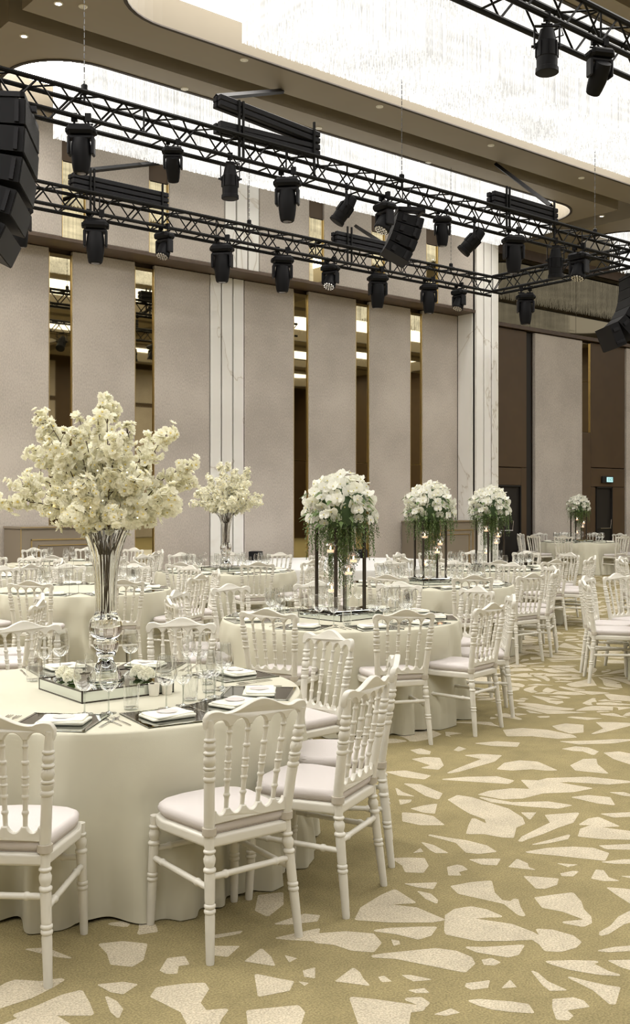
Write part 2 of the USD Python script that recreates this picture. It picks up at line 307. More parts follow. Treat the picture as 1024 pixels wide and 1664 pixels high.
# the shards near the camera follow the photographed carpet, as outlines on the floor in millimetres
SHARDS = """
3036,2840 3112,2860 3183,2836 3206,2775 3200,2679 3154,2717 3097,2746 3131,2685 3169,2615 3171,2519 3160,2474 3205,2528 3246,2481 3261,2399 3237,2345 3180,2328 3109,2342 3071,2382 3101,2428 3116,2475 3034,2528 2947,2600 2903,2712 2925,2740
2706,2922 2782,2890 2880,2824 2929,2783 2850,2741 2789,2747 2763,2829 2716,2905
2528,2771 2610,2738 2722,2682 2783,2651 2823,2588 2826,2517 2795,2475 2717,2449 2688,2512 2649,2597 2609,2684
2712,2811 2726,2785 2709,2761 2680,2765
2871,2597 2926,2545 3058,2464 2972,2423 2927,2433 2898,2485 2872,2534
2838,2480 2877,2466 2874,2423 2838,2421 2813,2447
3000,2332 3084,2269 3162,2196 3117,2207 3107,2137 3119,2076 3058,2144 3014,2228 2999,2292
3178,2191 3269,2121 3180,2063 3167,2126
2961,2226 2982,2152 3010,2080 3034,2041 2918,1982 2905,1993 2946,2086 2956,2174
2906,2317 2909,2289 2882,2224 2880,2141 2832,2175 2846,2217
2659,2392 2709,2368 2738,2356 2690,2323 2636,2348 2638,2378
2722,2292 2794,2314 2767,2264
2568,2307 2605,2288 2675,2207 2702,2162 2669,2112 2621,2163 2584,2216 2572,2259
2791,2133 2852,2098 2860,2064 2840,2025 2785,2049 2765,2058 2750,2023 2713,2015 2690,2041 2742,2096
2471,2482 2524,2457 2513,2423 2477,2452
2534,2576 2558,2556 2593,2482 2547,2510 2530,2541
2467,2619 2477,2598 2474,2564 2447,2579
2416,2312 2488,2303 2490,2266 2441,2281
3285,3043 3387,3017 3468,2976 3371,2877 3330,2801 3347,2769 3411,2788 3333,2711 3256,2613 3263,2667 3306,2768 3277,2864 3246,2962
3619,2923 3670,2860 3710,2806 3643,2764 3569,2768 3541,2792
3455,2733 3536,2703 3624,2666 3567,2586 3507,2531 3465,2465 3414,2426 3360,2424 3321,2514 3421,2463 3423,2567 3393,2644
3780,2612 3825,2555 3854,2501 3679,2388 3734,2519
3703,2403 3550,2395 3452,2363 3368,2355 3330,2332 3377,2323 3500,2339 3585,2326
3213,2264 3291,2242 3378,2192 3337,2166 3239,2228
3446,3213 3506,3206 3511,3180 3492,3133 3437,3136 3415,3101 3373,3137
3656,3038 3773,3084 3761,3015 3725,2980 3722,2928
3596,3219 3648,3188 3715,3133 3634,3086 3589,3137
3861,3125 4001,3088 4109,3022 4167,2950 4161,2861 4058,2811 4015,2883 3950,2991
3864,3475 3981,3563 4093,3637 4066,3520 4117,3572 4133,3691 4166,3783 4236,3943 4343,3972 4372,3895 4364,3741 4358,3622 4290,3473 4215,3396 4131,3384 3995,3289 3958,3330 3931,3419
4417,3425 4507,3380 4592,3338 4420,3252 4292,3250 4152,3235 4032,3233 3918,3215 4044,3274 4197,3302 4331,3326
3957,3173 4092,3158 4257,3147 4183,3107 4055,3130
4356,3535 4417,3483 4286,3420
4253,3099 4363,3164 4455,3169 4405,3210 4535,3241 4601,3226 4550,3062 4466,3116 4490,3058 4541,2947 4438,2880 4316,2997
4655,3256 4842,3142 4774,3098 4654,3170
3642,3712 3705,3633 3753,3491 3791,3409 3808,3297 3775,3206 3690,3240 3658,3290 3725,3415 3702,3595
3607,3537 3619,3464 3589,3338 3544,3376 3551,3416
3462,3444 3541,3472 3511,3426
3336,3458 3399,3414 3452,3361 3393,3279 3310,3230 3257,3287 3305,3352
3150,3194 3213,3150 3274,3111 3203,3066 3168,3121
3137,3098 3157,3036 3129,2969 3096,2943 3100,3011
3876,3935 3934,3857 3952,3783 3887,3641 3793,3719 3769,3822
3958,3956 4059,3951 4136,3931 3990,3810 3960,3864
3966,4041 4029,4116 4083,4071 4042,4041
4193,4315 4152,4211 4141,4100 4087,4185
4285,4345 4344,4260 4304,4051 4195,3977 4196,4074 4253,4230
4385,4600 4501,4543 4534,4361 4442,4324 4385,4447
4735,4721 4842,4702 4896,4631 4771,4480 4670,4427 4617,4527 4710,4531
4505,4271 4675,4205 4824,4096 4826,3967 4743,3942 4635,4090
4870,3952 4977,3841 5044,3571 4889,3597 4736,3690 4568,3698 4471,3760 4438,3906 4546,3917 4687,3868 4753,3793
4407,3898 4467,3686 4628,3572 4675,3439 4561,3453 4453,3605 4382,3757
4794,3543 4903,3505 4961,3404 4848,3294 4808,3371
4953,4206 5112,4279 5237,4260 5297,4167 5215,3948 5156,3998 5121,4067 5001,4127
4614,4332 4797,4377 5077,4437 5066,4578 5180,4527 5255,4420 5088,4341 4905,4328 4729,4314
5377,3975 5574,4022 5647,3978 5532,3888 5386,3704 5332,3811 5298,3879
5819,4040 5925,3997 5936,3852 5666,3677 5723,3898
5696,4281 5828,4266 5862,4190 5823,4082 5709,4041 5746,4147 5707,4198
6231,4768 6379,4760 6442,4649 6227,4494 6123,4526 6157,4661
6186,4421 6446,4476 6590,4643 6692,4558 6798,4411 6531,4405 6338,4401
5855,4913 6008,4863 6100,4708 6103,4490 6057,4424 5923,4484 5851,4647 5715,4761
5372,4763 5538,4703 5629,4578 5515,4508 5407,4636
5859,4436 6033,4312 6207,4227 6341,4115 6101,4155 5890,4292
5119,4715 5226,4768 5210,4686 5118,4670
4900,4898 4988,4890 4977,4787 4910,4734 4863,4791
3820,2715 3929,2768 3947,2741 3891,2676 3890,2617 3835,2663
3943,2653 4007,2600 3961,2570
4217,2956 4388,2848 4311,2797 4198,2901
4026,2816 4140,2766 4193,2721 4143,2688 4055,2762
3768,2839 3838,2823 3851,2803 3780,2781 3747,2816
3862,2931 3923,2858 3861,2867
4797,3883 5024,3877 5233,3740 5365,3482 5181,3563 5046,3748
5043,3468 5109,3413 5086,3300 5043,3369
1855,3475 1936,3436 1993,3360 1912,3251 1855,3227 1806,3291 1840,3377
1913,3138 1986,3206 2042,3182 2018,3114 1982,3128 1946,3080 1917,3104
1694,3184 1771,3144 1801,3096 1727,3065 1703,3104
1788,2991 1838,3035 1924,2998 1980,2961 1965,2915 1889,2852 1875,2796 1940,2760 1885,2723 1826,2671 1768,2720 1809,2837 1797,2928
1677,3098 1687,3034 1676,2975 1633,2927 1636,2982
1386,3164 1473,3171 1567,3189 1636,3180 1612,3082 1585,2998 1491,3076 1506,2938 1287,3120 1393,3133
1385,3355 1464,3391 1497,3393 1557,3328 1623,3303 1626,3285 1569,3259 1480,3234 1334,3233
1623,3610 1693,3568 1729,3410 1684,3474
2163,3194 2245,3125 2158,3079 2123,3125
2182,3010 2295,3060 2277,2980 2243,2910
2152,2908 2189,2831 2219,2776 2165,2733 2060,2764
1975,2712 2062,2667 2124,2634 2111,2586 2023,2507 1906,2604
2323,2959 2341,2910 2299,2902
2295,2820 2343,2812 2289,2748 2269,2780
2231,2766 2251,2735 2226,2726
2456,3206 2619,3208 2656,3157 2608,3118 2506,3164
2380,3101 2524,3073 2575,3061 2488,2976 2418,3052
2596,3482 2695,3444 2613,3338 2488,3277 2488,3358
2221,3270 2335,3231 2310,3215 2215,3239
2527,3033 2630,2974 2697,2892 2662,2813 2586,2773 2535,2833 2518,2916 2474,2970
2327,2687 2446,2726 2438,2685 2415,2643 2396,2585 2355,2648
2463,2618 2484,2610 2475,2563 2447,2586
2291,2572 2345,2500 2426,2377 2414,2456 2469,2418 2462,2374 2408,2352 2371,2370 2280,2293 2171,2384
2535,2579 2588,2484 2532,2516
2731,3035 2834,3112 2987,3157 3079,3170 3040,3003 2942,3064 3005,2969 3003,2808 2945,2826 2825,2925
"""
SHARD_AREA = Polygon([tuple(float(c) / 1000 for c in q.split(',')) for q in "1545,3984 2006,3377 3984,4308 4840,5112 7087,4486 2810,1779 1208,3114".split()])
def shard_polys():
    out = []
    for ln in SHARDS.strip().splitlines():
        g = Polygon([tuple(float(c) / 1000 for c in q.split(',')) for q in ln.split()]).buffer(0)
        g = max(getattr(g, 'geoms', [g]), key=lambda z: z.area); r = min(.010, math.sqrt(g.area) * .06); h = g.buffer(-r).buffer(r * 1.25, quad_segs=3)
        out.append(max(getattr(h, 'geoms', [h]), key=lambda z: z.area) if not h.is_empty else g)
    u = unary_union(out)
    return list(getattr(u, 'geoms', [u]))
vs, fs, k0 = [], [], 0
for g in shard_polys() + [g for g in carpet_motifs() if not g.intersects(SHARD_AREA)]:
    v, f = trimesh.creation.triangulate_polygon(g, engine='earcut')
    vs.append(np.column_stack([v  , np.full(len(v), .0008)])); f = np.asarray(f)
    a, b, c = v[f[:, 0]], v[f[:, 1]], v[f[:, 2]]
    flip = ((b - a)[:, 0] * (c - a)[:, 1] - (b - a)[:, 1] * (c - a)[:, 0]) < 0
    f[flip] = f[flip][:, ::-1]; fs.append(f + k0); k0 += len(v)
obj('carpet_motif', trimesh.Trimesh(np.vstack(vs), np.vstack(fs), process=False), 'carpet_motif', floor, kind='stuff', label='pale beige leaf-shard motif of the carpet')

# ceiling: fields parted by dark grooves, each with a long round-ended coffer
ceiling = structure('ceiling')
obj('slab', bb(XL, XR_, YB, YW, ZC + .62, ZC + .75), 'recess_paint', ceiling)
XB = [(XL, 5.2), (5.75, 19.6), (20.35, XR_)]
YBk = [(-9.7, -4.3, -8.95, -5.05, False), (-3.88, 1.52, -3.13, .77, False), (1.94, 7.34, 2.69, 6.59, False), (7.42 if False else 7.76, 12.82, 8.2, 12.06, True), (13.24, YW, 13.73, 15.85, True)]
for xi, (x0, x1) in enumerate(XB):
    for yi, (y0, y1, w0, w1, _) in enumerate(YBk):
        a, b = (x0 + .75, x1 - .75)
        if xi == 1: a, b = (6.4, 19.25)
        hole = rrect(a, b, w0, w1, .98)
        ring = sbox(x0, y0, x1, y1).difference(hole)
        obj('ceiling_field', extr(ring, .5, ZC), 'ceiling_paint', ceiling)
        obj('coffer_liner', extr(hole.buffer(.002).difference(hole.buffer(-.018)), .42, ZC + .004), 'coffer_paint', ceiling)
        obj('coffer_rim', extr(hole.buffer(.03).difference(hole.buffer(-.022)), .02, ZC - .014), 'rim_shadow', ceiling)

def make_chandelier(x0, x1, w0, w1, cx0, cx1, c0, c1, zs, label):
    """luminous coffer panel with a hanging field of crystal strands"""
    t = thing('crystal_chandelier', label, 'chandelier', (0, 0, ZC), group='crystal chandeliers in the ceiling coffers')
    obj('luminous_panel', extr(rrect(x0 + .01, x1 - .01, w0 + .01, w1 - .01, .97), .02, ZP - ZC), f'coffer_light_{4 if w0 > 13 else 3}' if x0 < 20 else 'coffer_light_far', t)
    rg = np.random.default_rng(int(abs(x0 * 31 + w0 * 7)) + 3); V = []
    for (a, b, y0, y1, zb, st) in zs:
        for x in np.arange(a, b, st):
            for y in np.arange(y0, y1, st):
                j = st * .2; V.append((x + rg.uniform(-j, j), y + rg.uniform(-j, j), zb + rg.uniform(-.006, .006), rg.uniform(.007, .011)))
    V = np.array(V); k = np.arange(4) * math.pi / 2 + .4
    n = len(V); ringv = []
    for z in (0, 1):
        zz = V[:, 2] - ZC if z == 0 else np.full(n, ZP - ZC - .01)
        ringv.append(np.stack([V[:, 0, None] + V[:, 3, None] * np.cos(k), V[:, 1, None] + V[:, 3, None] * np.sin(k), np.broadcast_to(zz[:, None], (n, 4))], -1))
    P = np.stack(ringv, 1).reshape(n * 8, 3)
    q = np.array([[j, (j + 1) % 4, 4 + (j + 1) % 4] for j in range(4)] + [[j, 4 + (j + 1) % 4, 4 + j] for j in range(4)] + [[0, 2, 1], [0, 3, 2]])
    F = (np.arange(n)[:, None, None] * 8 + q[None]).reshape(-1, 3)
    cs = obj('crystal_strands', trimesh.Trimesh(P, F, process=False), 'crystal', t, kind='stuff')
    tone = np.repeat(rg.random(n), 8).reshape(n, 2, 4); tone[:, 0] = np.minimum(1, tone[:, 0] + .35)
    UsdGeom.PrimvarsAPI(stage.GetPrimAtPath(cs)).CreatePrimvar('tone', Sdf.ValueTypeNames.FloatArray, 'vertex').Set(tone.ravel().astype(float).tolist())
    fr = [bb(cx0, cx1, c0 - .02, c0, ZP - ZC - .05, ZP - ZC - .01), bb(cx0, cx1, c1, c1 + .02, ZP - ZC - .05, ZP - ZC - .01)]
    obj('hanging_frame', cat(fr), 'steel', t)
    return t
ZB = CAM_H + 5.84
lab = {(1, 3): 'large crystal chandelier of fine strands in the wide coffer above the hall', (1, 4): 'long crystal chandelier in the coffer beside the panelled wall',
       (2, 3): 'crystal chandelier in the coffer beyond the far groove', (2, 4): 'crystal chandelier in the far corner coffer above the doors'}
for xi, (x0, x1) in enumerate(XB):
    for yi, (y0, y1, w0, w1, front) in enumerate(YBk):
        a, b = ((6.4, 19.25) if xi == 1 else (x0 + .75, x1 - .75)); t = None
        if xi == 1 and yi == 3:
            make_chandelier(a, b, w0, w1, 7.79, 18.3, 8.5, 10.77, [(7.79, 18.3, 10.755, 10.77, ZB, .0205), (7.775, 7.79, 9.45, 10.77, ZB, .0205), (7.79, 18.3, 9.45, 10.74, ZB, .047), (7.79, 18.3, 8.55, 9.45, ZB + .42, .050)], lab[1, 3])
        elif xi == 1 and yi == 4:
            make_chandelier(a, b, w0, w1, 7.5, 18.3, 14.0, 15.5, [(7.5, 18.3, 15.485, 15.5, ZB, .0205), (7.485, 7.5, 14.0, 15.5, ZB, .0205), (7.5, 18.3, 14.0, 15.47, ZB, .047)], lab[1, 4])
        elif (xi, yi) in lab:
            make_chandelier(a, b, w0, w1, a + 1.2, b - 1.2, w0 + .5, w1 - .5, [(a + 1.2, min(b - 1.2, 30), w0 + .5, w1 - .5, ZB, .09)], lab[xi, yi])
        else:
            obj('coffer_panel', extr(rrect(a + .01, b - .01, w0 + .01, w1 - .01, .97), .02, ZP), f'coffer_light_{yi}', ceiling)   # the rows behind are dimmed
# recessed downlights: two lit ones at the field corners, the rest dark
def downlight(x, y, on, label):
    t = thing('recessed_downlight', label, 'downlight', (x, y, ZC), group=None if on else 'unlit downlights along the ceiling fields')
    obj('trim_ring', lathe([(.035, 0), (.06, 0), (.058, -.012), (.040, -.014), (.035, 0)], 18, caps=False), 'ceramic_white', t, smooth=40)
    obj('lamp', lathe([(.036, -.006), (.030, -.012), (.001, -.014)], 16), 'downlight_on' if on else 'ceramic_white', t)
def on_ceiling(pxx, py):
    d = 6.4 * 1700 / (820 - py); return cw((pxx - 512) / 1700 * d, d)[:2]
for (a, b, lb) in ((39, 58, 'lit downlight in the ceiling corner beside the loudspeaker truss'), (95, 5, 'lit downlight on the ceiling field above the corner groove'), (978, 351, 'lit downlight at the far end of the ceiling field')):
    x, y = on_ceiling(a, b); downlight(x, y, True, lb)
DL = ['unlit downlight next to the lit one by the wide coffer corner', 'unlit downlight on the wide field above the toppled rails', 'unlit downlight on the wide field, second beyond the toppled rails', 'unlit downlight on the wide field above the far stacked rails', 'unlit downlight on the wide field near the far groove', 'unlit downlight on the narrow strip by the wall coffer, first along it', 'unlit downlight on the narrow strip beside the toppled rails', 'unlit downlight on the narrow strip above the middle loudspeaker']
for i, (a, b) in enumerate(((135, 10), (397, 97), (617, 173), (798, 236), (945, 289), (300, 144), (518, 208), (696, 264))):
    x, y = on_ceiling(a, b); downlight(x, y, False, DL[i])

# ---- the long panelled wall
wall = structure('wall_back')
obj('wall_core', bb(XL, 19.2, 16.95, 17.2, 0, ZC + .6), 'brown_wood', wall)
obj('wall_core', bb(XL, 18.42, YUP + .12, 16.96, ZLEDGE, ZC + .6), 'brown_wood', wall)
def panel(x0, x1, y, z0, z1, m='wall_fabric', name='fabric_panel', th=.1, c=.012):
    return obj(name, cb(x0 + .004, x1 - .004, y, y + th, z0, z1, c), m, wall)
LOW = [('f', 4.0, 5.66), ('m', 5.66, 6.1), ('f', 6.1, 8.03), ('m', 8.03, 8.66), ('f', 8.66, 10.03), ('m', 10.03, 10.56)] if False else None
# joints along the wall (metres), lower and upper panelling share them
J = [('f', 2.2, 3.4), ('m', 3.4, 3.85), ('f', 3.85, 5.2), ('m', 5.2, 5.6), ('f', 5.6, 8.03), ('m', 8.03, 8.47), ('f', 8.47, 9.72), ('m', 9.72, 10.13), ('f', 10.13, 11.36), ('marble', 11.36, 12.18),
     ('f', 12.18, 13.44), ('m', 13.44, 13.83), ('f', 13.83, 15.16), ('m', 15.16, 15.55), ('f', 15.55, 16.82), ('m', 16.82, 17.20), ('f', 17.20, 18.38)]
def mirror_strip(x0, x1, y, joints):
    for a, b in zip(joints[:-1], joints[1:]):
        m = cb(x0 + .016, x1 - .016, -.006, .006, a + .004, b - .004, .003)
        c = ((x0 + x1) / 2, y + .05, (a + b) / 2)
        m.apply_translation((-c[0], 0, -c[2]))
        obj('mirror_pane', moved(m, c, rz=R.uniform(-.006, .006), rx=R.uniform(-.006, .006)), 'mirror_bronze', wall)
    for x in (x0 + .007, x1 - .007):
        obj('gold_trim', bb(x - .006, x + .006, y + .015, y + .07, joints[0], joints[-1]), 'gold_metal', wall)
def marble_strips(x0, x1, y, z0, z1, n=3, th=.09):
    w = (x1 - x0) / n
    for k in range(n):
        obj('marble_slab', cb(x0 + k * w + .016, x0 + (k + 1) * w - .016, y, y + th, z0, z1, .006), 'marble', wall)
    obj('recess_strip', bb(x0, x1, y + .05, y + .06, z0, z1), 'black_gap', wall)
for k, x0, x1 in J:
    if k == 'f':
        panel(x0, x1, YLOW, .02, ZLEDGE - .03); panel(x0, min(x1, 18.36), YUP, ZLEDGE + .05, ZC + .3)
    elif k == 'm':
        mirror_strip(x0, x1, YLOW, [.02, 2.53, 4.62, ZLEDGE - .1]); mirror_strip(x0, x1, YUP, [ZLEDGE + .05, ZLEDGE + 1.35])
        obj('dark_infill', bb(x0 + .01, x1 - .01, YUP + .05, YUP + .08, ZLEDGE + 1.36, ZC + .2), 'dark_panel', wall)
    else:
        marble_strips(x0, x1, YLOW, .02, ZLEDGE - .03); marble_strips(x0, x1, YUP, ZLEDGE + .05, ZC + .3)
obj('ledge', cb(XL, 18.41, YUP - .03, 16.86, ZLEDGE - .02, ZLEDGE + .045, .008), 'brown_wood', wall)
# marble pier at the end of the panelling
for k in range(3):
    w = .8 / 3; obj('marble_slab', cb(18.40 + k * w + .014, 18.40 + (k + 1) * w - .014, 16.24, 16.34, .02, ZC, .006), 'marble', wall)
obj('marble_slab', cb(18.38, 18.47, 16.35, 16.80, .02, ZC, .006), 'marble', wall)
obj('pier_core', bb(18.41, 19.17, 16.30, 16.95, 0, ZC + .3), 'black_gap', wall)
# the recessed dark stretch beyond the pier
YR = 16.8
obj('wall_core', bb(19.2, XR_, 16.95, 17.2, 0, ZC + .6), 'brown_wood', wall)
panel(19.2, 20.93, YR, 2.55, ZLEDGE - .12, 'dark_panel', 'timber_panel'); panel(20.72, 20.93, YR, .02, 2.54, 'dark_panel', 'timber_panel')
panel(19.2, 19.72, YR, .02, 2.54, 'dark_panel', 'timber_panel')
panel(19.72, 20.72, YR, 2.10, 2.53, 'dark_panel', 'timber_panel')
panel(20.94, 21.22, YR + .08, .02, ZLEDGE - .12, 'black_gap', 'recess_strip', .05)
panel(21.24, 23.22, YR - .02, .02, ZLEDGE - .12)
mirror_strip(23.22, 23.62, YR, [3.55, 4.9, ZLEDGE - .15]); panel(23.22, 23.62, YR, .02, 3.54, 'dark_panel', 'timber_panel')
for a, b in ((2.10, 2.6), (2.62, ZLEDGE - .12)): panel(23.64, 25.22, YR + .02, a, b, 'dark_panel', 'timber_panel')
panel(23.64, 23.86, YR + .02, .02, 2.09, 'dark_panel', 'timber_panel'); panel(24.62, 25.22, YR + .02, .02, 2.09, 'dark_panel', 'timber_panel')
panel(25.24, 27.2, YR - .02, .02, ZLEDGE - .12); panel(27.2, 28.0, YR, .02, ZLEDGE - .12, 'dark_panel', 'timber_panel'); panel(28.0, 30, YR - .02, .02, ZLEDGE - .12)
obj('ledge', cb(19.2, XR_, YR - .06, 16.96, ZLEDGE - .10, ZLEDGE + .0, .008), 'brown_wood', wall)
for x in np.arange(19.2, 30, 1.9):
    obj('mirror_pane', cb(x + .006, x + 1.894, YR + .03, YR + .045, ZLEDGE + .01, ZC - .25, .003), 'mirror_smoke', wall)
obj('ledge', bb(19.2, XR_, YR - .02, 16.96, ZC - .24, ZC + .3), 'brown_wood', wall)
def door(n, x0, x1, label):
    t = structure(f'door_{n}')
    obj('door_leaf', cb(x0 + .02, x1 - .02, YR + .06, YR + .11, .01, 2.08, .004), 'door_wood', t)
    obj('door_frame', cat([bb(x0, x0 + .03, YR + .0, YR + .11, 0, 2.1), bb(x1 - .03, x1, YR, YR + .11, 0, 2.1), bb(x0, x1, YR, YR + .11, 2.07, 2.1)]), 'black_gap', t)
    obj('push_bar', cat([tube([(x0 + .15, YR + .05, .98), (x0 + .15, YR - .02, .98), (x0 + .62, YR - .02, .98), (x0 + .62, YR + .05, .98)], .014), tube([(x0 + .62, YR - .01, .98), (x0 + .66, YR - .01, 1.22)], .012)]), 'steel', t)
door(1, 19.74, 20.72, ''); door(2, 23.88, 24.62, '')
# the other walls (seen in the mirrors)
for nm, x0, x1, y0, y1 in (('wall_front', XL, XR_, YB - .2, YB), ('wall_left', XL - .2, XL, YB, YW), ('wall_right', XR_, XR_ + .2, YB, YW)):
    t = structure(nm); obj('wall_core', bb(x0, x1, y0, y1, 0, ZC + .7), 'dark_panel', t)
    if nm == 'wall_front':
        for x in np.arange(-6, 34, 2.6):
            obj('fabric_panel', cb(x, x + 1.7, YB, YB + .08, .02, ZLEDGE, .01), 'wall_fabric', t)
            obj('fabric_panel', cb(x, x + 1.7, YB, YB + .08, ZLEDGE + .2, ZC - .1, .01), 'wall_fabric', t)
# exit sign over the far door
ex = thing('exit_sign', 'glowing green-white exit sign above the far door', 'sign', (24.30, YR - .02, 2.22))
obj('housing', cb(-.20, .30, -.02, .03, -.01, .17, .006), 'black_gap', ex)
obj('lit_face', bb(-.02, .26, -.026, -.021, .015, .145), 'exit_face', ex)
tm = up_xz(meshkit.text_mesh('EXIT', .075, .004)); tm.apply_translation((.025, -.0265, .042)); obj('lettering', tm, 'exit_green', ex)
obj('arrow_panel', up_xz(extr(Polygon([(-.17, .08), (-.10, .13), (-.10, .10), (-.05, .10), (-.05, .06), (-.10, .06), (-.10, .03)]), .004)), 'exit_sheen', ex)
stage.GetPrimAtPath(ex + '/arrow_panel').SetCustomDataByKey('label', 'dim bluish arrow'); 
# two bar counters against the wall
def bar_counter(x0, x1, label):
    t = thing('bar_counter', label, 'counter', ((x0 + x1) / 2, 16.44, 0)); w = (x1 - x0) / 2; y = -.34; h = 1.26
    obj('body', cb(-w, w, y, .33, 0, h - .04, .006), 'bar_paint', t); obj('counter_top', cb(-w - .02, w + .02, y - .03, .33, h - .04, h, .006), 'bar_paint', t)
    for i, (ins, tw) in enumerate(((.17, .02), (.30, .015))):
        a, b, z0, z1 = -w + ins, w - ins, .10 + ins * .5, h - .08 - ins * .75
        obj('gold_moulding', cat([bb(a, b, y - .012, y, z1 - tw, z1), bb(a, b, y - .012, y, z0, z0 + tw), bb(a, a + tw, y - .012, y, z0, z1), bb(b - tw, b, y - .012, y, z0, z1)]), 'gold_metal', t)
    obj('gold_edge', cat([bb(-w - .021, w + .021, y - .034, y - .03, h - .02, h - .008), bb(-w - .004, -w + .008, y - .004, y + .008, 0, h - .04)]), 'gold_metal', t)
bar_counter(7.2, 9.05, 'taupe bar counter with gold moulding against the wall behind the big blossom vase')
bar_counter(16.5, 18.3, 'taupe bar counter with framed front beside the marble pier')
# low round stage under a white cloth, with two small floor monitors
st = thing('round_stage', 'low round stage draped in white cloth at the foot of the wall', 'stage', (12.55, 14.35, 0))
obj('stage_top', lathe([(2.05, .0), (2.10, .52), (2.09, .55), (2.05, .56), (0.01, .56)], 72), 'stage_cloth', st, smooth=40)
for (x, y, lb) in ((14.02, 15.4, 'small black floor monitor on the white round stage'), (11.9, 16.05, 'small black box on the stage below the marble strips')):
    t = thing('floor_monitor', lb, 'monitor', (x, y, .56), .6)
    obj('cabinet', cb(-.13, .13, -.1, .1, 0, .17, .01), 'fixture_black', t); obj('front_grille', bb(-.11, .11, -.108, -.1, .02, .15), 'grille_black', t)

# ------------------------------------------------------------------ trusses and what hangs on them
ZT = CAM_H + 4.3            # axis of the trusses
H2 = .145
def truss(p0, p1, label):
    p0, p1 = np.array(p0, float), np.array(p1, float); L = np.linalg.norm(p1 - p0); e = (p1 - p0) / L
    s = np.array([-e[1], e[0], 0]); u = np.array([0, 0, 1.0])
    t = thing('lighting_truss', label, 'truss', tuple(p0), group=None)
    C = [(a * s + b * u) * H2 for a in (-1, 1) for b in (-1, 1)]
    for c in C: obj('chord', tube([c, c + e * L], .027, 8), 'truss_black', t, smooth=40)
    n = int(L / .25)
    def bar(a, b): obj('brace', tube([a, b], .0115, 4), 'truss_black', t)
    for k in range(n):
        a, b = e * (k * L / n), e * ((k + 1) * L / n)
        for i, (c, d) in enumerate(((C[0], C[1]), (C[2], C[3]), (C[1], C[3]))):
            if k % 2 == 0: bar(a + c, b + d)
            else: bar(a + d, b + c)
        if k % 3 == 0: bar(a + C[0], a + C[2])
    for k in range(0, n, 8):
        a = e * (k * L / n); bar(a + C[0], a + C[1]); bar(a + C[1], a + C[3])
    return t
Y1, Y2, Y3, XC = 10.38, 13.62, 5.72, 15.85
truss((4.0, Y1, ZT), (XC + 1.6, Y1, ZT), 'long black lighting truss running across the hall under the chandeliers')
truss((5.2, Y2, ZT), (XC + .17, Y2, ZT), 'black lighting truss close to the panelled wall')
truss((XC, Y2 - .18, ZT), (XC, Y1 + .18, ZT), 'short black cross truss joining the two long trusses')
truss((5.9, Y3, ZT), (10.6, Y3, ZT), 'black lighting truss overhead in the upper corner of the view')
def hit(pxx, Y):
    """x along the room of what stands at this bearing on the line y = Y"""
    t = (pxx - 512) / 1700; return (CY * t + SY) / (CY - SY * t) * Y
def clamp_mesh():
    return cat([tube([(0, 0, .0), (0, 0, -.07)], .012, 6), moved(bb(-.03, .03, -.02, .02, -.02, .06)), tube([(-.05, 0, -.05), (.05, 0, -.05)], .010, 6)])
def moving_head(loc, rz, label, tilt=0.0, k=1.0, wash=False):
    t = thing('moving_head_light', label, 'stage light', loc, rz)
    sc = lambda m: (m.apply_scale(k), m)[1]
    obj('clamp', sc(cat([moved(clamp_mesh(), (dx, 0, 0)) for dx in (-.07, .07)])), 'fixture_black', t)
    obj('base', sc(cat([cb(-.135, .135, -.11, .11, -.165, -.07, .03), cb(-.155, -.12, -.06, .06, -.15, -.10, .01), cb(.12, .155, -.06, .06, -.15, -.10, .01)])), 'fixture_black', t)
    obj('yoke', sc(cat([cb(-.13, .13, -.05, .05, -.21, -.165, .012), cb(-.137, -.105, -.06, .06, -.37, -.18, .012), cb(.105, .137, -.06, .06, -.37, -.18, .012)])), 'fixture_grey', t)
    if wash: pr = [(.04, .10), (.085, .09), (.098, .03), (.102, -.06), (.106, -.10), (.098, -.115)]
    else: pr = [(.05, .125), (.088, .115), (.100, .04), (.103, -.02), (.101, -.08), (.090, -.17), (.078, -.225), (.066, -.235)]
    head = moved(lathe(pr[::-1], 18), (0, 0, 0), rx=tilt); head.apply_translation((0, 0, -.32))
    hd = obj('head', sc(head), 'fixture_black', t, smooth=35)
    z = -.117 if wash else -.227
    if wash:
        led = cat([moved(lathe([(.017, 0), (.015, -.008), (.001, -.010)], 8), (r * math.cos(a), r * math.sin(a), z)) for r, n in ((0, 1), (.04, 6), (.074, 12)) for a in np.arange(n) * 2 * math.pi / n])
        led = moved(led, rx=tilt); led.apply_translation((0, 0, -.32)); obj('lens', sc(led), 'steel', hd)
    else:
        le = moved(lathe([(.062, z + .002 - .01), (.05, z - .008), (.001, z - .014)], 16), rx=tilt); le.apply_translation((0, 0, -.32)); obj('lens', sc(le), 'lens_glass', hd, smooth=40)
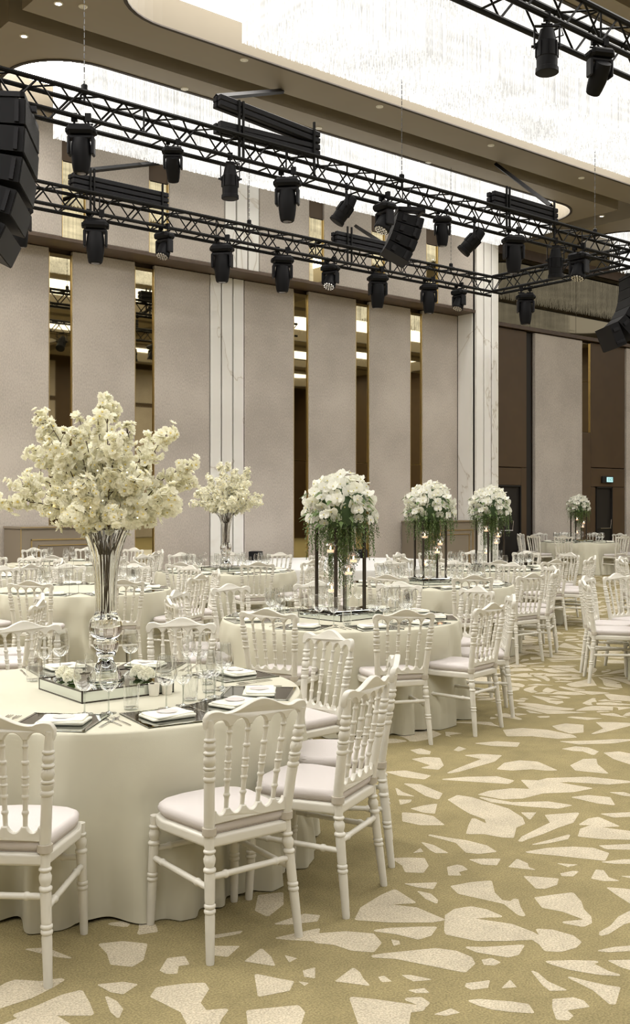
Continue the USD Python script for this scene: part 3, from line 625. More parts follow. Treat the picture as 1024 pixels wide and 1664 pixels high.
def profile_spot(loc, rz, label, tilt=0.0, k=1.0):
    t = thing('profile_spotlight', label, 'stage light', loc, rz)
    sc = lambda m: (m.apply_scale(k), m)[1]
    obj('clamp', sc(clamp_mesh()), 'fixture_black', t)
    obj('yoke', sc(cat([cb(-.115, .115, -.016, .016, -.075, -.06, .004), cb(-.118, -.106, -.016, .016, -.27, -.065, .003), cb(.106, .118, -.016, .016, -.27, -.065, .003), tube([(-.14, 0, -.25), (.14, 0, -.25)], .012, 6)])), 'fixture_grey', t)
    body = lathe([(.040, .16), (.062, .15), (.075, .09), (.082, .05), (.084, .04), (.094, .035), (.096, -.02), (.098, -.10), (.094, -.105), (.092, -.19), (.102, -.195), (.104, -.235), (.096, -.24)][::-1], 18)
    fins = cat([moved(bb(.088, .105, -.004, .004, -.10, .03), rz=a) for a in np.arange(8) * math.pi / 4])
    mv = lambda m: (lambda q: (q.apply_translation((0, 0, -.25)), q)[1])(moved(m, rx=tilt))
    b = obj('barrel', sc(mv(cat([body, fins]))), 'fixture_black', t, smooth=35)
    obj('lens', sc(mv(lathe([(.09, -.236), (.05, -.228), (.001, -.226)], 16))), 'lens_glass', b, smooth=40)
    obj('cable', sc(tube([(.04, 0, -.06), (.13, .05, -.02), (.16, .06, -.12), (.07, .03, -.16)], .007, 5)), 'fixture_black', t)
ZH = ZT - H2 - .021
YF = -H2       # lights hang from the near lower chord
F1 = [(132, 'm', 0, 1.05, 'large black moving head light beside the big loudspeaker stack'), (281, 'm', .5, .8, 'small moving head turned aside beside the first large moving head'), (374, 'p', 0, 1.0, 'black profile spotlight pointing straight down below the toppled rails'),
      (467, 'm', 0, 1.1, 'large moving head pointing down beyond the toppled rails'), (563, 'p', -.6, 1.0, 'profile spotlight tilted outwards beside the middle loudspeaker'), (625, 'w', -.5, 1.05, 'wash light with round lens in front of the middle loudspeaker'),
      (719, 's', 0, .85, 'compact moving head just beyond the middle loudspeaker'), (771, 'p', -.75, 1.05, 'profile spotlight tilted outwards under the stacked rails'), (835, 'm', 0, 1.15, 'moving head hanging under the end of the stacked rails'), (903, 'p', .08, 1.15, 'upright profile spotlight before the truss corner'), (941, 'w', -.35, 1.15, 'wash light with round lens near the truss corner')]
for pxx, kd, tl, k, lb in F1:
    loc = (hit(pxx, Y1 + YF), Y1 + YF, ZH); rz = -YAW + R.uniform(-.2, .2)
    if kd == 'p': profile_spot(loc, rz - (1.57 if abs(tl) > .3 else 0), lb, tl, k)
    else: moving_head(loc, rz - (.9 if kd == 'w' else 0), lb, tl, k, kd == 'w')
F2 = [(31, 'm', .15, 1.15, 'moving head half behind the big loudspeaker stack on the wall truss'), (155, 'm', 0, 1.25, 'moving head under the rails on the wall truss'), (267, 'w', -.4, 1.0, 'wash light with visible lens beads on the wall truss'), (361, 'm', 0, 1.2, 'moving head in front of the first marble strip of the upper wall'),
      (459, 'm', 0, 1.2, 'moving head to the aisle side of the marble strips on the wall truss'), (537, 'w', -.5, 1.05, 'wash light beside the mirror strip on the wall truss'), (614, 'm', .1, 1.2, 'moving head below the middle loudspeaker on the wall truss'), (697, 'm', 0, 1.1, 'moving head beside the last mirror strip on the wall truss'), (746, 'w', -.4, 1.0, 'wash light before the marble pier at the end of the wall truss')]
for pxx, kd, tl, k, lb in F2:
    moving_head((hit(pxx, Y2 + YF), Y2 + YF, ZH), -YAW + R.uniform(-.25, .25) - (.7 if kd == 'w' else 0), lb, tl, k, kd == 'w')
moving_head((XC + H2, Y2 - .75, ZH), -YAW, 'moving head hanging from the cross truss', 0, 1.2)
profile_spot((hit(889, Y3 + YF), Y3 + YF, ZH), -YAW, 'large profile spotlight overhead in front of the chandelier', 0, .95)
moving_head((hit(975, Y3 + YF), Y3 + YF, ZH), -YAW + .25, 'moving head overhead with light showing through its yoke', .75, .82)
# chain hoists
for i, (pxx, Y, lb) in enumerate(((137, Y1, 'thin hoist chain above the first moving head'), (653, Y1, 'thin hoist chain above the middle loudspeaker'), (967, Y1, 'thin hoist chain near the truss corner'), (405, Y2, 'thin hoist chain before the marble strips'), (733, Y2, 'thin hoist chain beside the marble pier'))):
    x = hit(pxx, Y); t = thing('hoist_chain', lb, 'chain', (x, Y, ZT))
    links = []
    n = int((ZC - ZT - H2) / .075)
    for k in range(n): links.append(moved(cb(-.007, .007, -.003, .003, 0, .06, .002), (0, 0, H2 + .12 + k * .075), rz=(k % 2) * 1.57))
    obj('chain', cat(links), 'chain_steel', t); obj('hook', cat([cb(-.03, .03, -.03, .03, H2 + .02, H2 + .14, .012), tube([(0, 0, H2 + .1), (0, 0, H2 - .05)], .012)]), 'fixture_black', t)
    obj('sling', tube([(-.02, -H2, H2), (0, -H2 * .5, H2 + .05), (0, H2 * .5, H2 + .05), (.02, H2, H2)], .012), 'fixture_black', t)
# bundles of stacked rails lying on the trusses, each with a stay up to the ceiling
def rails(x0, x1, y, tilt, stay, label, rows=3):
    t = thing('stacked_rails', label, 'rails', (x0, y, ZT + H2), 0)
    L = x1 - x0
    for r in range(rows):
        for c in range(2):
            yy = -.08 + c * .1; za = zb = .055 + r * .078
            if tilt: za, zb = ((.035, .06), (.09, .14), (.34, .22), (.41, .30))[r]
            a, b = (0, yy, za), (L, yy, zb); d = np.array(b) - a; ln = np.linalg.norm(d)
            obj('rail', moved(cb(0, ln, -.035, .035, -.034, .034, .008), a, ry=-math.atan2(d[2], d[0])), 'fixture_grey', t)
    for x in (.25 * L / 1.5, .32, L - .12):
        obj('post', cat([bb(x - .012, x + .012, -.14, -.115, -.28, .05 + rows * .08 + (.05 if tilt and x < L / 2 else .06))]), 'truss_black', t)
    p, q = stay; p = np.array(p) - (x0, y, ZT + H2); q = np.array(q) - (x0, y, ZT + H2)
    obj('stay', tube([p, q], .04, 4), 'fixture_black', t)
rails(hit(350, Y1), hit(512, Y1), Y1, True, ((hit(352, Y1), Y1, ZT + .58), (10.2, 12.96, ZC + .12)), 'toppled black rails lying askew on the long truss', 4)
rails(hit(795, Y1), hit(898, Y1), Y1, False, ((hit(896, Y1), Y1, ZT + .45), (15.4, 13.1, ZC + .08)), 'stacked black rails on the far half of the long truss')
rails(hit(113, Y2), hit(268, Y2), Y2, False, ((hit(128, Y2), Y2, ZT + .45), (9.9, 16.25, ZC - .25)), 'stacked black rails on the wall truss behind the big loudspeaker')
rails(hit(541, Y2), hit(634, Y2), Y2, False, ((hit(628, Y2), Y2, ZT + .35), (14.6, 16.2, ZT + 1.5)), 'stacked black rails on the wall truss below the middle loudspeaker')
# line arrays
def line_array(loc, rz, n, w, h, dp, step, label, a0=0.0):
    t = thing('line_array_speaker', label, 'loudspeaker', loc, rz)
    obj('bumper_frame', cat([bb(-w / 2, w / 2, -dp / 2, -dp / 2 + .04, -.06, -.01), bb(-w / 2, w / 2, dp / 2 - .04, dp / 2, -.06, -.01), bb(-.03, .03, -dp / 2, dp / 2 + .05, -.04, .02), tube([(0, 0, 0), (0, 0, .14)], .02), bb(-w / 2, -w / 2 + .04, -dp / 2, dp / 2, -.06, -.01), bb(w / 2 - .04, w / 2, -dp / 2, dp / 2, -.06, -.01)]), 'fixture_grey', t)
    y, z, a = -dp / 2, -.075, math.radians(a0)      # rear top edge of the next box; they curl backwards going down
    for k in range(n):
        a += math.radians(step * (k + .3)); g = h * .93
        prof = Polygon([(0, 0), (dp, h * .04), (dp, -h * .96), (0, -g)])
        m = extr(prof, w - .02); v = m.vertices.copy(); m.vertices = np.stack([v[:, 2] - (w - .02) / 2, v[:, 0], v[:, 1]], 1); m.fix_normals()
        gr = bb(-w / 2 + .03, w / 2 - .03, dp, dp + .012, -h * .93, h * .01)
        hs = [('handle', bb(q * w / 2 - .012, q * w / 2 + .012, .08, .14, -h * .75, -h * .2)) for q in (-1, 1)] + [('rigging_plate', bb(q * w / 2 - .014, q * w / 2 + .014, dp - .09, dp - .05, -h * .9, -h * .05)) for q in (-1, 1)]
        E = trimesh.transformations.rotation_matrix(-a, (1, 0, 0)); E[:3, 3] = (0, y, z)
        for q in [m, gr] + [x for _, x in hs]: q.apply_transform(E)
        c = obj('cabinet', m, 'fixture_black', t); obj('grille', gr, 'grille_black', c); [obj(nm, x, 'fixture_grey', c) for nm, x in hs]
        y, z = (E @ [0, 0, -g - .008, 1])[1:3]
line_array((hit(-12, Y1), Y1 - .1, ZT - H2 - .10), -2.15, 5, .95, .25, .70, 2.2, 'big curved black loudspeaker stack hanging at the edge of the view')
line_array((hit(664, Y1), Y1, ZT - H2 - .05), -2.15, 4, .44, .140, .37, 2.0, 'small leaning loudspeaker stack hanging from the middle of the long truss', 14)
line_array((hit(1036, Y1), Y1, ZT - H2 - .16), -2.15, 6, .66, .182, .40, 4.0, 'curved loudspeaker stack hanging at the truss corner above the far wall')

# ------------------------------------------------------------------ chair
RINGS = lambda z, r, w=.006: [(r * .82, z - w * 1.6), (r, z - w), (r * 1.04, z), (r, z + w), (r * .82, z + w * 1.6)]
def chair_build(loc, rz, label, group):
    t = thing('banquet_chair', label, 'chair', loc, rz, group)
    low = [(.0145, 0), (.0155, .01), (.0185, .16)] + RINGS(.178, .0205, .005) + RINGS(.196, .0205, .005) + [(.0185, .21), (.0195, .30)] + RINGS(.318, .0225, .005) + [(.016, .328), (.0215, .345), (.0225, .358), (.016, .372)] + RINGS(.382, .022, .004) + [(.0175, .39), (.019, .405), (.0195, .425)]
    for s in (-1, 1):
        obj('leg', bent(low, [(s * .192, .205, 0), (s * .182, .185, .43)]), 'white_paint', t, smooth=50)
    for s in (-1, 1):
        obj('leg', bent(low[:-1] + [(.0205, .44)], [(s * .195, -.235, 0), (s * .167, -.185, .44)]), 'white_paint', t, smooth=50)
    post = [(.0205, .435), (.0205, .46), (.0195, .60), (.0205, .630)] + RINGS(.645, .0225) + [(.018, .657), (.0225, .668), (.022, .678)] + RINGS(.686, .0225, .004) + [(.0165, .693), (.0225, .704), (.0235, .716), (.021, .728), (.015, .735)] + RINGS(.742, .0225, .004) + [(.016, .752), (.0215, .762), (.0225, .772), (.016, .782)] + RINGS(.79, .021, .004) + [(.0165, .80), (.0145, .83), (.0125, .862)]
    for s in (-1, 1):
        obj('back_post', bent(post, [(s * .167, -.185, .435), (s * .172, -.19, .50), (s * .203, -.248, .87)]), 'white_paint', t, smooth=50)
    spin = [(.0085, .515), (.009, .56)] + RINGS(.575, .0125, .004) + [(.009, .585), (.0095, .62)] + RINGS(.632, .013, .004) + [(.010, .642), (.0125, .662)] + RINGS(.672, .0135, .003) + [(.0105, .68), (.0125, .69)] + RINGS(.70, .0135, .003) + [(.0105, .708), (.0125, .728), (.0105, .742)] + RINGS(.752, .0135, .004) + [(.009, .762), (.0085, .80)] + RINGS(.81, .0115, .003) + [(.0085, .82), (.010, .852)]
    for k in (-1.5, -.5, .5, 1.5):
        obj('spindle', bent(spin, [(k * .068, -.192, .51), (k * .081, -.25, .86)], 10), 'white_paint', t, smooth=50)
    # crest rail: camel-backed above, scalloped between the spindles below
    top = []
    for x in np.linspace(-.222, .222, 49):
        u = abs(x) / .222; z = .884 + .040 * (0.5 + .5 * math.cos(min(1, u / .62) * math.pi)) + .010 * max(0, 1 - ((u - .83) / .17) ** 2) - (.016 * max(0, (u - .93) / .07) ** 2)
        top.append((x, z))
    bot = []; xs = [-.203, -.1215, -.0405, .0405, .1215, .203]
    for a, b in zip(xs[:-1], xs[1:]):
        for q in np.linspace(.10, .90, 9): bot.append((a + (b - a) * q, .832 + .026 * abs(math.sin(math.pi * (q - .10) / .8)) ** .6))
    poly = Polygon(top + [(.220, .845), (.214, .828)] + bot[::-1] + [(-.214, .828), (-.220, .845)]).buffer(0)
    def rail(poly, th, y_of, inset=.004):
        poly = max(getattr(poly, 'geoms', [poly]), key=lambda g: g.area)
        lay = [(th / 2, inset), (th / 2 - inset, 0.0), (-th / 2 + inset, 0.0), (-th / 2, inset)]
        ex = np.array(poly.exterior.coords)[:-1]; nx = np.roll(ex, -1, 0) - np.roll(ex, 1, 0); nn = np.stack([nx[:, 1], -nx[:, 0]], 1); nn /= np.linalg.norm(nn, axis=1, keepdims=True) + 1e-9
        if not poly.exterior.is_ccw: nn = -nn
        rows = [np.stack([(ex - nn * i)[:, 0], np.full(len(ex), d), (ex - nn * i)[:, 1]], 1) for d, i in lay]
        side = rings(np.array(rows), caps=False); caps = []
        for (d, i), fl in ((lay[0], False), (lay[-1], True)):
            pts = rows[0 if not fl else -1]; v, f = trimesh.creation.triangulate_polygon(Polygon(pts[:, [0, 2]]), engine='earcut')
            caps.append(trimesh.Trimesh(np.stack([v[:, 0], np.full(len(v), d), v[:, 1]], 1), f if fl else np.asarray(f)[:, ::-1], process=False))
        m = cat([side] + caps); v = m.vertices.copy(); v[:, 1] += np.array([y_of(x, z) for x, _, z in v]); m.vertices = v; return m
    obj('crest_rail', rail(poly, .026, lambda x, z: -.248 - (z - .86) * .16 - .02 * (1 - (x / .22) ** 2) + .012), 'white_paint', t, smooth=40)
    sc = []; xs = [-.158, -.102, -.034, .034, .102, .158]
    for a, b in zip(xs[:-1], xs[1:]):
        for q in np.linspace(.14, .86, 8): sc.append((a + (b - a) * q, .528 - .021 * abs(math.sin(math.pi * (q - .14) / .72)) ** .7))
    base = [(x, .474 + .006 * (1 - (x / .165) ** 2)) for x in np.linspace(.165, -.165, 9)]
    obj('lower_rail', rail(Polygon([(-.168, .515)] + sc + [(.168, .515)] + base).buffer(0), .02, lambda x, z: -.190 - .010 * (1 - (x / .17) ** 2)), 'white_paint', t, smooth=40)
    plan = Polygon([(-.178, -.20), (.178, -.20), (.196, -.02), (.208, .09), (.19, .165), (.14, .205), (.05, .225), (-.05, .225), (-.14, .205), (-.19, .165), (-.208, .09), (-.196, -.02)]).buffer(.02, quad_segs=6).buffer(-.015)
    obj('seat_frame', pillow(plan, .392, .436, .012), 'white_paint', t, smooth=50)
    cu = obj('cushion', pillow(plan.buffer(-.010), .439, .484, .021, 6), 'cushion_cloth', t, smooth=60)
    obj('cushion_side', pillow(plan.buffer(-.020), .4362, .4425, .003), 'cushion_side', cu, smooth=50)
    for s in (-1, 1):
        obj('strap', moved(lathe([(.0225, -.014), (.0265, -.013), (.0265, .013), (.0225, .014)], 14), (s * .1685, -.187, .452)), 'strap_cloth', cu, smooth=40)
    bar = lambda L: [(.0105, 0), (.012, L * .1)] + [(.0115, L * .16), (.0155, L * .18), (.0155, L * .20), (.0115, L * .22)] + [(.012, L * .5), (.0115, L * .78), (.0155, L * .80), (.0155, L * .82), (.0115, L * .84), (.012, L * .9), (.0105, L)]
    def stretcher(a, b):
        a, b = np.array(a), np.array(b); L = np.linalg.norm(b - a); m = lathe(bar(L), 10); m.apply_transform(trimesh.geometry.align_vectors((0, 0, 1), (b - a) / L)); m.apply_translation(a); return m
    for s in (-1, 1): obj('stretcher', stretcher((s * .181, -.205, .255), (s * .187, .195, .262)), 'white_paint', t, smooth=50)
    obj('stretcher', stretcher((-.178, -.202, .292), (.178, -.202, .292)), 'white_paint', t, smooth=50)
    obj('stretcher', stretcher((-.186, .193, .292), (.186, .193, .292)), 'white_paint', t, smooth=50)
    return t
chair = Maker(chair_build)

# ------------------------------------------------------------------ table linen and place settings
TZ, TR = .73, .93
def cloth_mesh(seed, push=(), N=420):
    """push: (bearing, radius) of seats drawn up to the table, which press the hanging cloth in"""
    rg = np.random.default_rng(seed); th = np.arange(N) * 2 * math.pi / N
    w = np.zeros(N)
    for n in (9, 14, 19, 25): w += rg.uniform(.5, 1) * np.cos(n * th + rg.uniform(0, 6.28)) / (1 + abs(n - 16) * .04)
    w /= np.abs(w).max() * .85; w = np.tanh(w * 1.4) / math.tanh(1.4)
    hem = np.cos(37 * th + 1.6 * np.cos(5 * th + rg.uniform(0, 6)) + rg.uniform(0, 6)) * (.75 + .25 * np.cos(7 * th))
    slow = .3 * np.cos(3 * th + rg.uniform(0, 6)) + .3 * np.cos(5 * th + rg.uniform(0, 6))
    rowsv = []
    for r in (.02, .3, .6, .8, .88, .905): rowsv.append((np.full(N, r), np.full(N, TZ)))
    rowsv.append((np.full(N, TR - .003), np.full(N, TZ - .003))); rowsv.append((np.full(N, TR), np.full(N, TZ - .010)))
    for f in np.linspace(.03, 1, 14):
        amp = .001 + .056 * f ** .7; rr = TR + .004 + .070 * f ** .8 + amp * (w + .35 * slow) + .034 * f ** 1.9 * hem
        zb = .004 + .012 * np.clip(-w, 0, 1); zz = TZ - .01 - (TZ - .01 - zb) * f
        for ph, lim in push:
            da = np.abs((th - ph + math.pi) % (2 * math.pi) - math.pi); wd = np.clip((.30 - da) / .10, 0, 1) * np.clip((.60 - zz) / .09, 0, 1)
            lz = lim + .10 * np.clip((.40 - zz) / .25, 0, 1); rr = np.where(rr > lz, rr + (lz - rr) * wd, rr)
        rowsv.append((rr, zz))
    V = np.array([np.stack([r * np.cos(th), r * np.sin(th), z], 1) for r, z in rowsv])[::-1]
    m = rings(V, caps=False); c = len(m.vertices); j = np.arange(N); k = (j + 1) % N; b = (len(V) - 1) * N
    return trimesh.Trimesh(np.vstack([m.vertices, [(0, 0, TZ)]]), np.vstack([m.faces, np.stack([b + j, b + k, np.full(N, c)], 1)]), process=False)
def wine_glass(name, cat_, bowl, stem_h, foot_r):
    def build(loc, rz, label, group):
        t = thing(name, label, cat_, loc, rz, group)
        obj('bowl', lathe([(.004, stem_h)] + [(r, stem_h + z) for r, z in bowl], 22, caps=False), 'glass', t, smooth=True)
        obj('rim', lathe([(bowl[-1][0] - .0008, stem_h + bowl[-1][1] - .001), (bowl[-1][0] + .0008, stem_h + bowl[-1][1] - .0005), (bowl[-1][0] + .0006, stem_h + bowl[-1][1] + .001), (bowl[-1][0] - .0008, stem_h + bowl[-1][1] + .001)], 22, caps=False), 'glass_stem', t, smooth=True)
        obj('stem', lathe([(.0055, .006), (.0036, .02), (.0034, stem_h - .02), (.006, stem_h + .003)], 10), 'glass_stem', t, smooth=50)
        obj('foot', lathe([(foot_r, 0), (foot_r, .0015), (foot_r * .5, .004), (.005, .009)], 22), 'glass_stem', t, smooth=50)
        return t
    return Maker(build)
big_glass = wine_glass('red_wine_glass', 'wine glass', [(.020, .004), (.038, .020), (.047, .045), (.0475, .065), (.043, .095), (.036, .128)], .098, .037)
small_glass = wine_glass('white_wine_glass', 'wine glass', [(.017, .003), (.032, .018), (.0395, .040), (.040, .055), (.037, .085), (.032, .115)], .092, .034)
def tumbler_build(loc, rz, label, group):
    t = thing('water_tumbler', label, 'glass', loc, rz, group)
    obj('wall', lathe([(.030, .008), (.033, .012), (.0365, .11)], 22, caps=False), 'glass', t, smooth=True)
    obj('base', lathe([(.029, 0), (.031, .002), (.031, .010), (.029, .011)], 22), 'glass_stem', t, smooth=50); return t
tumbler = Maker(tumbler_build)
def charger_build(loc, rz, label, group):
    t = thing('mirror_charger', label, 'charger plate', loc, rz, group)
    obj('plate', cb(-.165, .165, -.165, .165, .0, .005, .002), 'mirror_dark', t); obj('bevelled_edge', cat([bb(-.166, .166, s * .158 - .006, s * .158 + .006, .0052, .0062) for s in (-1, 1)] + [bb(s * .158 - .006, s * .158 + .006, -.166, .166, .0052, .0062) for s in (-1, 1)]), 'mirror_top', t); return t
charger = Maker(charger_build)
def napkin_build(loc, rz, label, group):
    t = thing('folded_napkin', label, 'napkin', loc, rz, group)
    rg = np.random.default_rng(5)
    def slab(x0, x1, y0, y1, z0, z1, s):
        m = pillow(rrect(x0, x1, y0, y1, .012), z0, z1, min(.006, (z1 - z0) / 2.1), 3)
        v = m.vertices.copy(); v[:, 2] += (meshkit.noise(np.column_stack([v[:, :2] * 14, np.full(len(v), s)]), 3) - .5) * .010 * (v[:, 2] > z0 + .002); m.vertices = v; return m
    obj('lower_fold', slab(-.10, .10, -.075, .075, 0, .012, 1), 'napkin_cloth', t, smooth=60)
    obj('upper_fold', moved(slab(-.092, .09, -.072, .066, .011, .021, 4), (0, 0, 0), rz=.09), 'napkin_cloth', t, smooth=60)
    obj('round_card', lathe([(.045, .0235), (.001, .0245)], 26), 'cushion_cloth', t)
    return t
napkin = Maker(napkin_build)
def cutlery_build(kind):
    def build(loc, rz, label, group):
        t = thing(kind, label, 'cutlery', loc, rz, group)
        if kind == 'dinner_fork':
            p = Polygon([(-.004, -.1), (.004, -.1), (.005, -.06), (.003, .03), (.012, .05), (.012, .1), (.008, .1), (.008, .06), (.002, .06), (.002, .1), (-.002, .1), (-.002, .06), (-.008, .06), (-.008, .1), (-.012, .1), (-.012, .05), (-.003, .03), (-.005, -.06)])
        else:
            p = Polygon([(-.006, -.11), (.006, -.11), (.005, 0), (.009, .02), (.008, .09), (.0, .12), (-.004, .02), (-.004, 0)])
        a = p.intersection(sbox(-1, -1, 1, .0)); b = p.intersection(sbox(-1, 0, 1, 1))
        obj('handle', extr(a, .004), 'steel', t); obj('tines' if 'fork' in kind else 'blade', extr(b, .0025), 'steel', t); return t
    return Maker(build)
fork, knife = cutlery_build('dinner_fork'), cutlery_build('dinner_knife')

ORD = ['first', 'second', 'third', 'fourth', 'fifth', 'sixth', 'seventh', 'eighth']
def dress_table(name, c, angs, seed, settings=True, fine=False, r_chair=1.40, gap=0.0, cloth_label=None, jit=.02):
    """a round table under its cloth, its chairs, and the places laid at them; angles are bearings from the table's centre seen from the camera"""
    rg = np.random.default_rng(seed); X, Y, _ = cw(*c)
    items = []
    for a in angs:
        rr = r_chair if not isinstance(a, tuple) else a[1]; j = rg.uniform(-.05, .05) if not isinstance(a, tuple) or len(a) < 3 else math.radians(a[2]); a = a[0] if isinstance(a, tuple) else a
        phi = math.radians(a) - YAW; r = rr - .235 + rg.uniform(-jit, jit)
        items.append((a, phi, (X + r * math.cos(phi), Y + r * math.sin(phi), 0), j))
    cl = numbered('/World', 'tablecloth'); usdkit.mesh(stage, cl, cloth_mesh(seed, [(phi, max(.92, math.hypot(p[0] - X, p[1] - Y) - .24)) for _, phi, p, _ in items]), M['table_cloth'], smooth=True)
    UsdGeom.Xformable(stage.GetPrimAtPath(cl)).AddTranslateOp().Set(Gf.Vec3d(X, Y, 0))
    data(cl, label=cloth_label or f'round ivory cloth draped to the floor over {name}', category='tablecloth', group='round ivory tablecloths')
    near = sorted([i for i in items if math.sin(math.radians(i[0])) < .1], key=lambda i: px(i[2]))
    far = sorted([i for i in items if i not in near], key=lambda i: px(i[2]))
    for side, row in (('near', near), ('far', far)):
        for n, (a, phi, p, j) in enumerate(row):
            where = f'{ORD[n]} from left, {side} side'
            chair(p, phi + math.pi / 2 + j, f'white spindle-back chair at {name}, {where}', f'chairs around {name}')
            if not settings or not seen(p, 120): continue
            at = lambda r, da: (X + r * math.cos(phi + math.radians(da)), Y + r * math.sin(phi + math.radians(da)))
            f = phi + math.pi / 2 + rg.uniform(-.06, .06); g = f'place settings at {name}'
            seat = f'{ORD[n]} {side}-side place of {name}'
            charger((*at(.735, 0), TZ), f, f'dark mirror plate under the napkin, {seat}', g)
            napkin((*at(.745, rg.uniform(-2, 2)), TZ + .0065), f + rg.uniform(-.15, .15), f'folded cream napkin, {seat}', g)
            big_glass((*at(.56, 6 + rg.uniform(-1, 1)), TZ + .0005), 0, f'larger stemmed wine glass, {seat}', g)
            small_glass((*at(.555, 16 + rg.uniform(-1, 1)), TZ + .0005), 0, f'smaller stemmed wine glass, {seat}', g)
            if fine:
                tumbler((*at(.50, 27 + rg.uniform(-1, 1)), TZ + .0005), 0, f'straight water tumbler, {seat}', g)
                fork((*at(.74, -16.5), TZ + .0006), f + .03, f'steel dinner fork, {seat}', g); knife((*at(.74, 16), TZ + .0006), f - .05, f'steel dinner knife, {seat}', g)
                fork((*at(.74, -19.5), TZ + .0006), f + .06, f'outer steel fork, {seat}', g)
    return X, Y
T1 = dress_table('the big blossom-vase table', (-1.0, 5.0), [(-93.5, 1.48, 0), (-57.5, 1.43, 5), (-32, 1.41, 6), (-6, 1.36, 3), (37, 1.34, 0), (83, 1.45, 0), (120, 1.45, 2)], 11, fine=True, jit=0)
T2 = dress_table('the big orchid table', (.2, 8.25), [(-113, 1.29), (-72, 1.31), (-37, 1.31), (-4, 1.33), 30, 66, 98, 134, (-162, 1.33), (167, 1.36)], 12, fine=True, r_chair=1.36, jit=.01)
T7 = dress_table('the second orchid table', (1.3, 11.8), [-114, -79, -50, -22, 8, 40, 72, 104, 136, 166, -146], 13)
T9 = dress_table('the third orchid table', (2.45, 14.65), [-125, -95, -64, -33, -8, 25, 58, 90, 120, 150, 180, -152], 14)
T8 = dress_table('the small distant orchid table', (6.3, 25.0), [-150, -118, -60, -28, 0, 32, 60, 90, 118, 150, 178], 15)
T3 = dress_table('the table behind the big vase', (-2.46, 11.05), [-97, -62, -22, 12, 45, 78, 110, 140, -130], 16)
T4 = dress_table('the far blossom-vase table', (-1.2, 14.1), [-140, -108, -69, -35, -5, 30, 62, 92, 122, 152, 180], 17)
T5 = dress_table('the table at the left edge', (-4.57, 13.0), [-60, -30, 0, 30, 60, 95], 18)
T6 = dress_table('the back table by the bar', (-3.75, 15.85), [-120, -85, -50, -15, 20, 55, 90, 125, 160], 19)
T10 = dress_table('the table off the right edge', (3.9, 9.5), [173, 126, -143, (149, 1.42)], 20, settings=False)
T11 = dress_table('the next table off the right edge', (5.35, 13.4), [178, 148], 22, settings=False)
T12 = dress_table('the table beyond the left edge', (-3.45, 7.7), [0, 24], 23, settings=False)

# ------------------------------------------------------------------ centrepieces
def frame_of(T, rot): return rot - YAW
def tray_build(loc, rz, label, group):
    t = thing('mirror_tray', label, 'tray', loc, rz, group); s, h = .235, .056
    obj('top_mirror', bb(-s + .006, s - .006, -s + .006, s - .006, h - .006, h - .003), 'mirror_top', t)
    for k in range(4): obj('side_mirror', moved(bb(-s + .006, s - .006, -s, -s + .004, .006, h - .006), rz=k * math.pi / 2), 'mirror_top', t)
    obj('dark_edge', cat([moved(bb(-s, s, -s - .001, -s + .006, z0, z1), rz=k * math.pi / 2) for k in range(4) for z0, z1 in ((0, .006), (h - .006, h))] + [moved(bb(-s - .001, -s + .006, -s - .001, -s + .006, 0, h), rz=k * math.pi / 2) for k in range(4)]), 'pole_dark', t)
    return t
tray = Maker(tray_build)
def vase_build(loc, rz, label, group):
    t = thing('trumpet_vase', label, 'vase', loc, rz, group)
    obj('foot', lathe([(.088, 0), (.090, .006), (.080, .018), (.055, .055), (.036, .090), (.032, .105)], 32), 'cut_glass', t, smooth=50)
    obj('knop', lathe([(.032, .105), (.045, .112), (.050, .125), (.040, .138), (.052, .146), (.060, .165), (.058, .185), (.046, .196)], 32, flute=8, amp=.02), 'cut_glass', t, smooth=50)
    obj('bulb', lathe([(.046, .196), (.060, .205), (.074, .228), (.077, .255), (.072, .283), (.056, .305), (.052, .315)], 36, flute=9, amp=.035), 'cut_glass', t, smooth=50)
    tr = [(.050, .315), (.049, .38), (.052, .46), (.060, .54), (.073, .61), (.092, .67), (.113, .715)]
    outer, inner = lathe(tr, 96, caps=False, flute=16, amp=.035), lathe([(r - .0065, z + (.012 if i == 0 else 0)) for i, (r, z) in enumerate(tr)][::-1], 96, caps=False, flute=16, amp=.012)
    bridge = rings(np.array([outer.vertices[-96:], inner.vertices[:96]]), caps=False); floor_ = lathe([(.0001, .327), (.0435, .327)][::1], 96, caps=False); under = lathe([(.050, .315), (.0001, .315)], 96, caps=False)
    obj('trumpet', cat([outer, bridge, inner]), 'cut_glass', t, smooth=60)
    obj('rim', lathe([(.111, .712), (.115, .714), (.115, .718), (.111, .718)], 48, caps=False), 'glass_stem', t, smooth=True)
    return t
vase = Maker(vase_build)
def blossom(s, rg, petals=(6, 5)):
    """a ruffled double cherry blossom facing +z"""
    V, F = [], []
    for ring_, n in enumerate(petals):
        for k in range(n):
            a = 2 * math.pi * (k + ring_ * .5) / n + rg.uniform(-.15, .15); L = s * (.5 if ring_ == 0 else .34) * rg.uniform(.85, 1.1); w = L * .52; up = .25 + .5 * ring_ + rg.uniform(-.15, .2)
            pts = [(0, 0, 0), (L * .55, -w, L * up * .5), (L, -w * .45, L * up + rg.uniform(-.1, .12) * L), (L * .93, 0, L * up * .9), (L, w * .45, L * up + rg.uniform(-.1, .12) * L), (L * .55, w, L * up * .5)]
            c, s_ = math.cos(a), math.sin(a); b = len(V)
            V += [(x * c - y * s_, x * s_ + y * c, z) for x, y, z in pts]; F += [(b, b + 1, b + 2), (b, b + 2, b + 3), (b, b + 3, b + 4), (b, b + 4, b + 5)]
    return np.array(V), np.array(F)
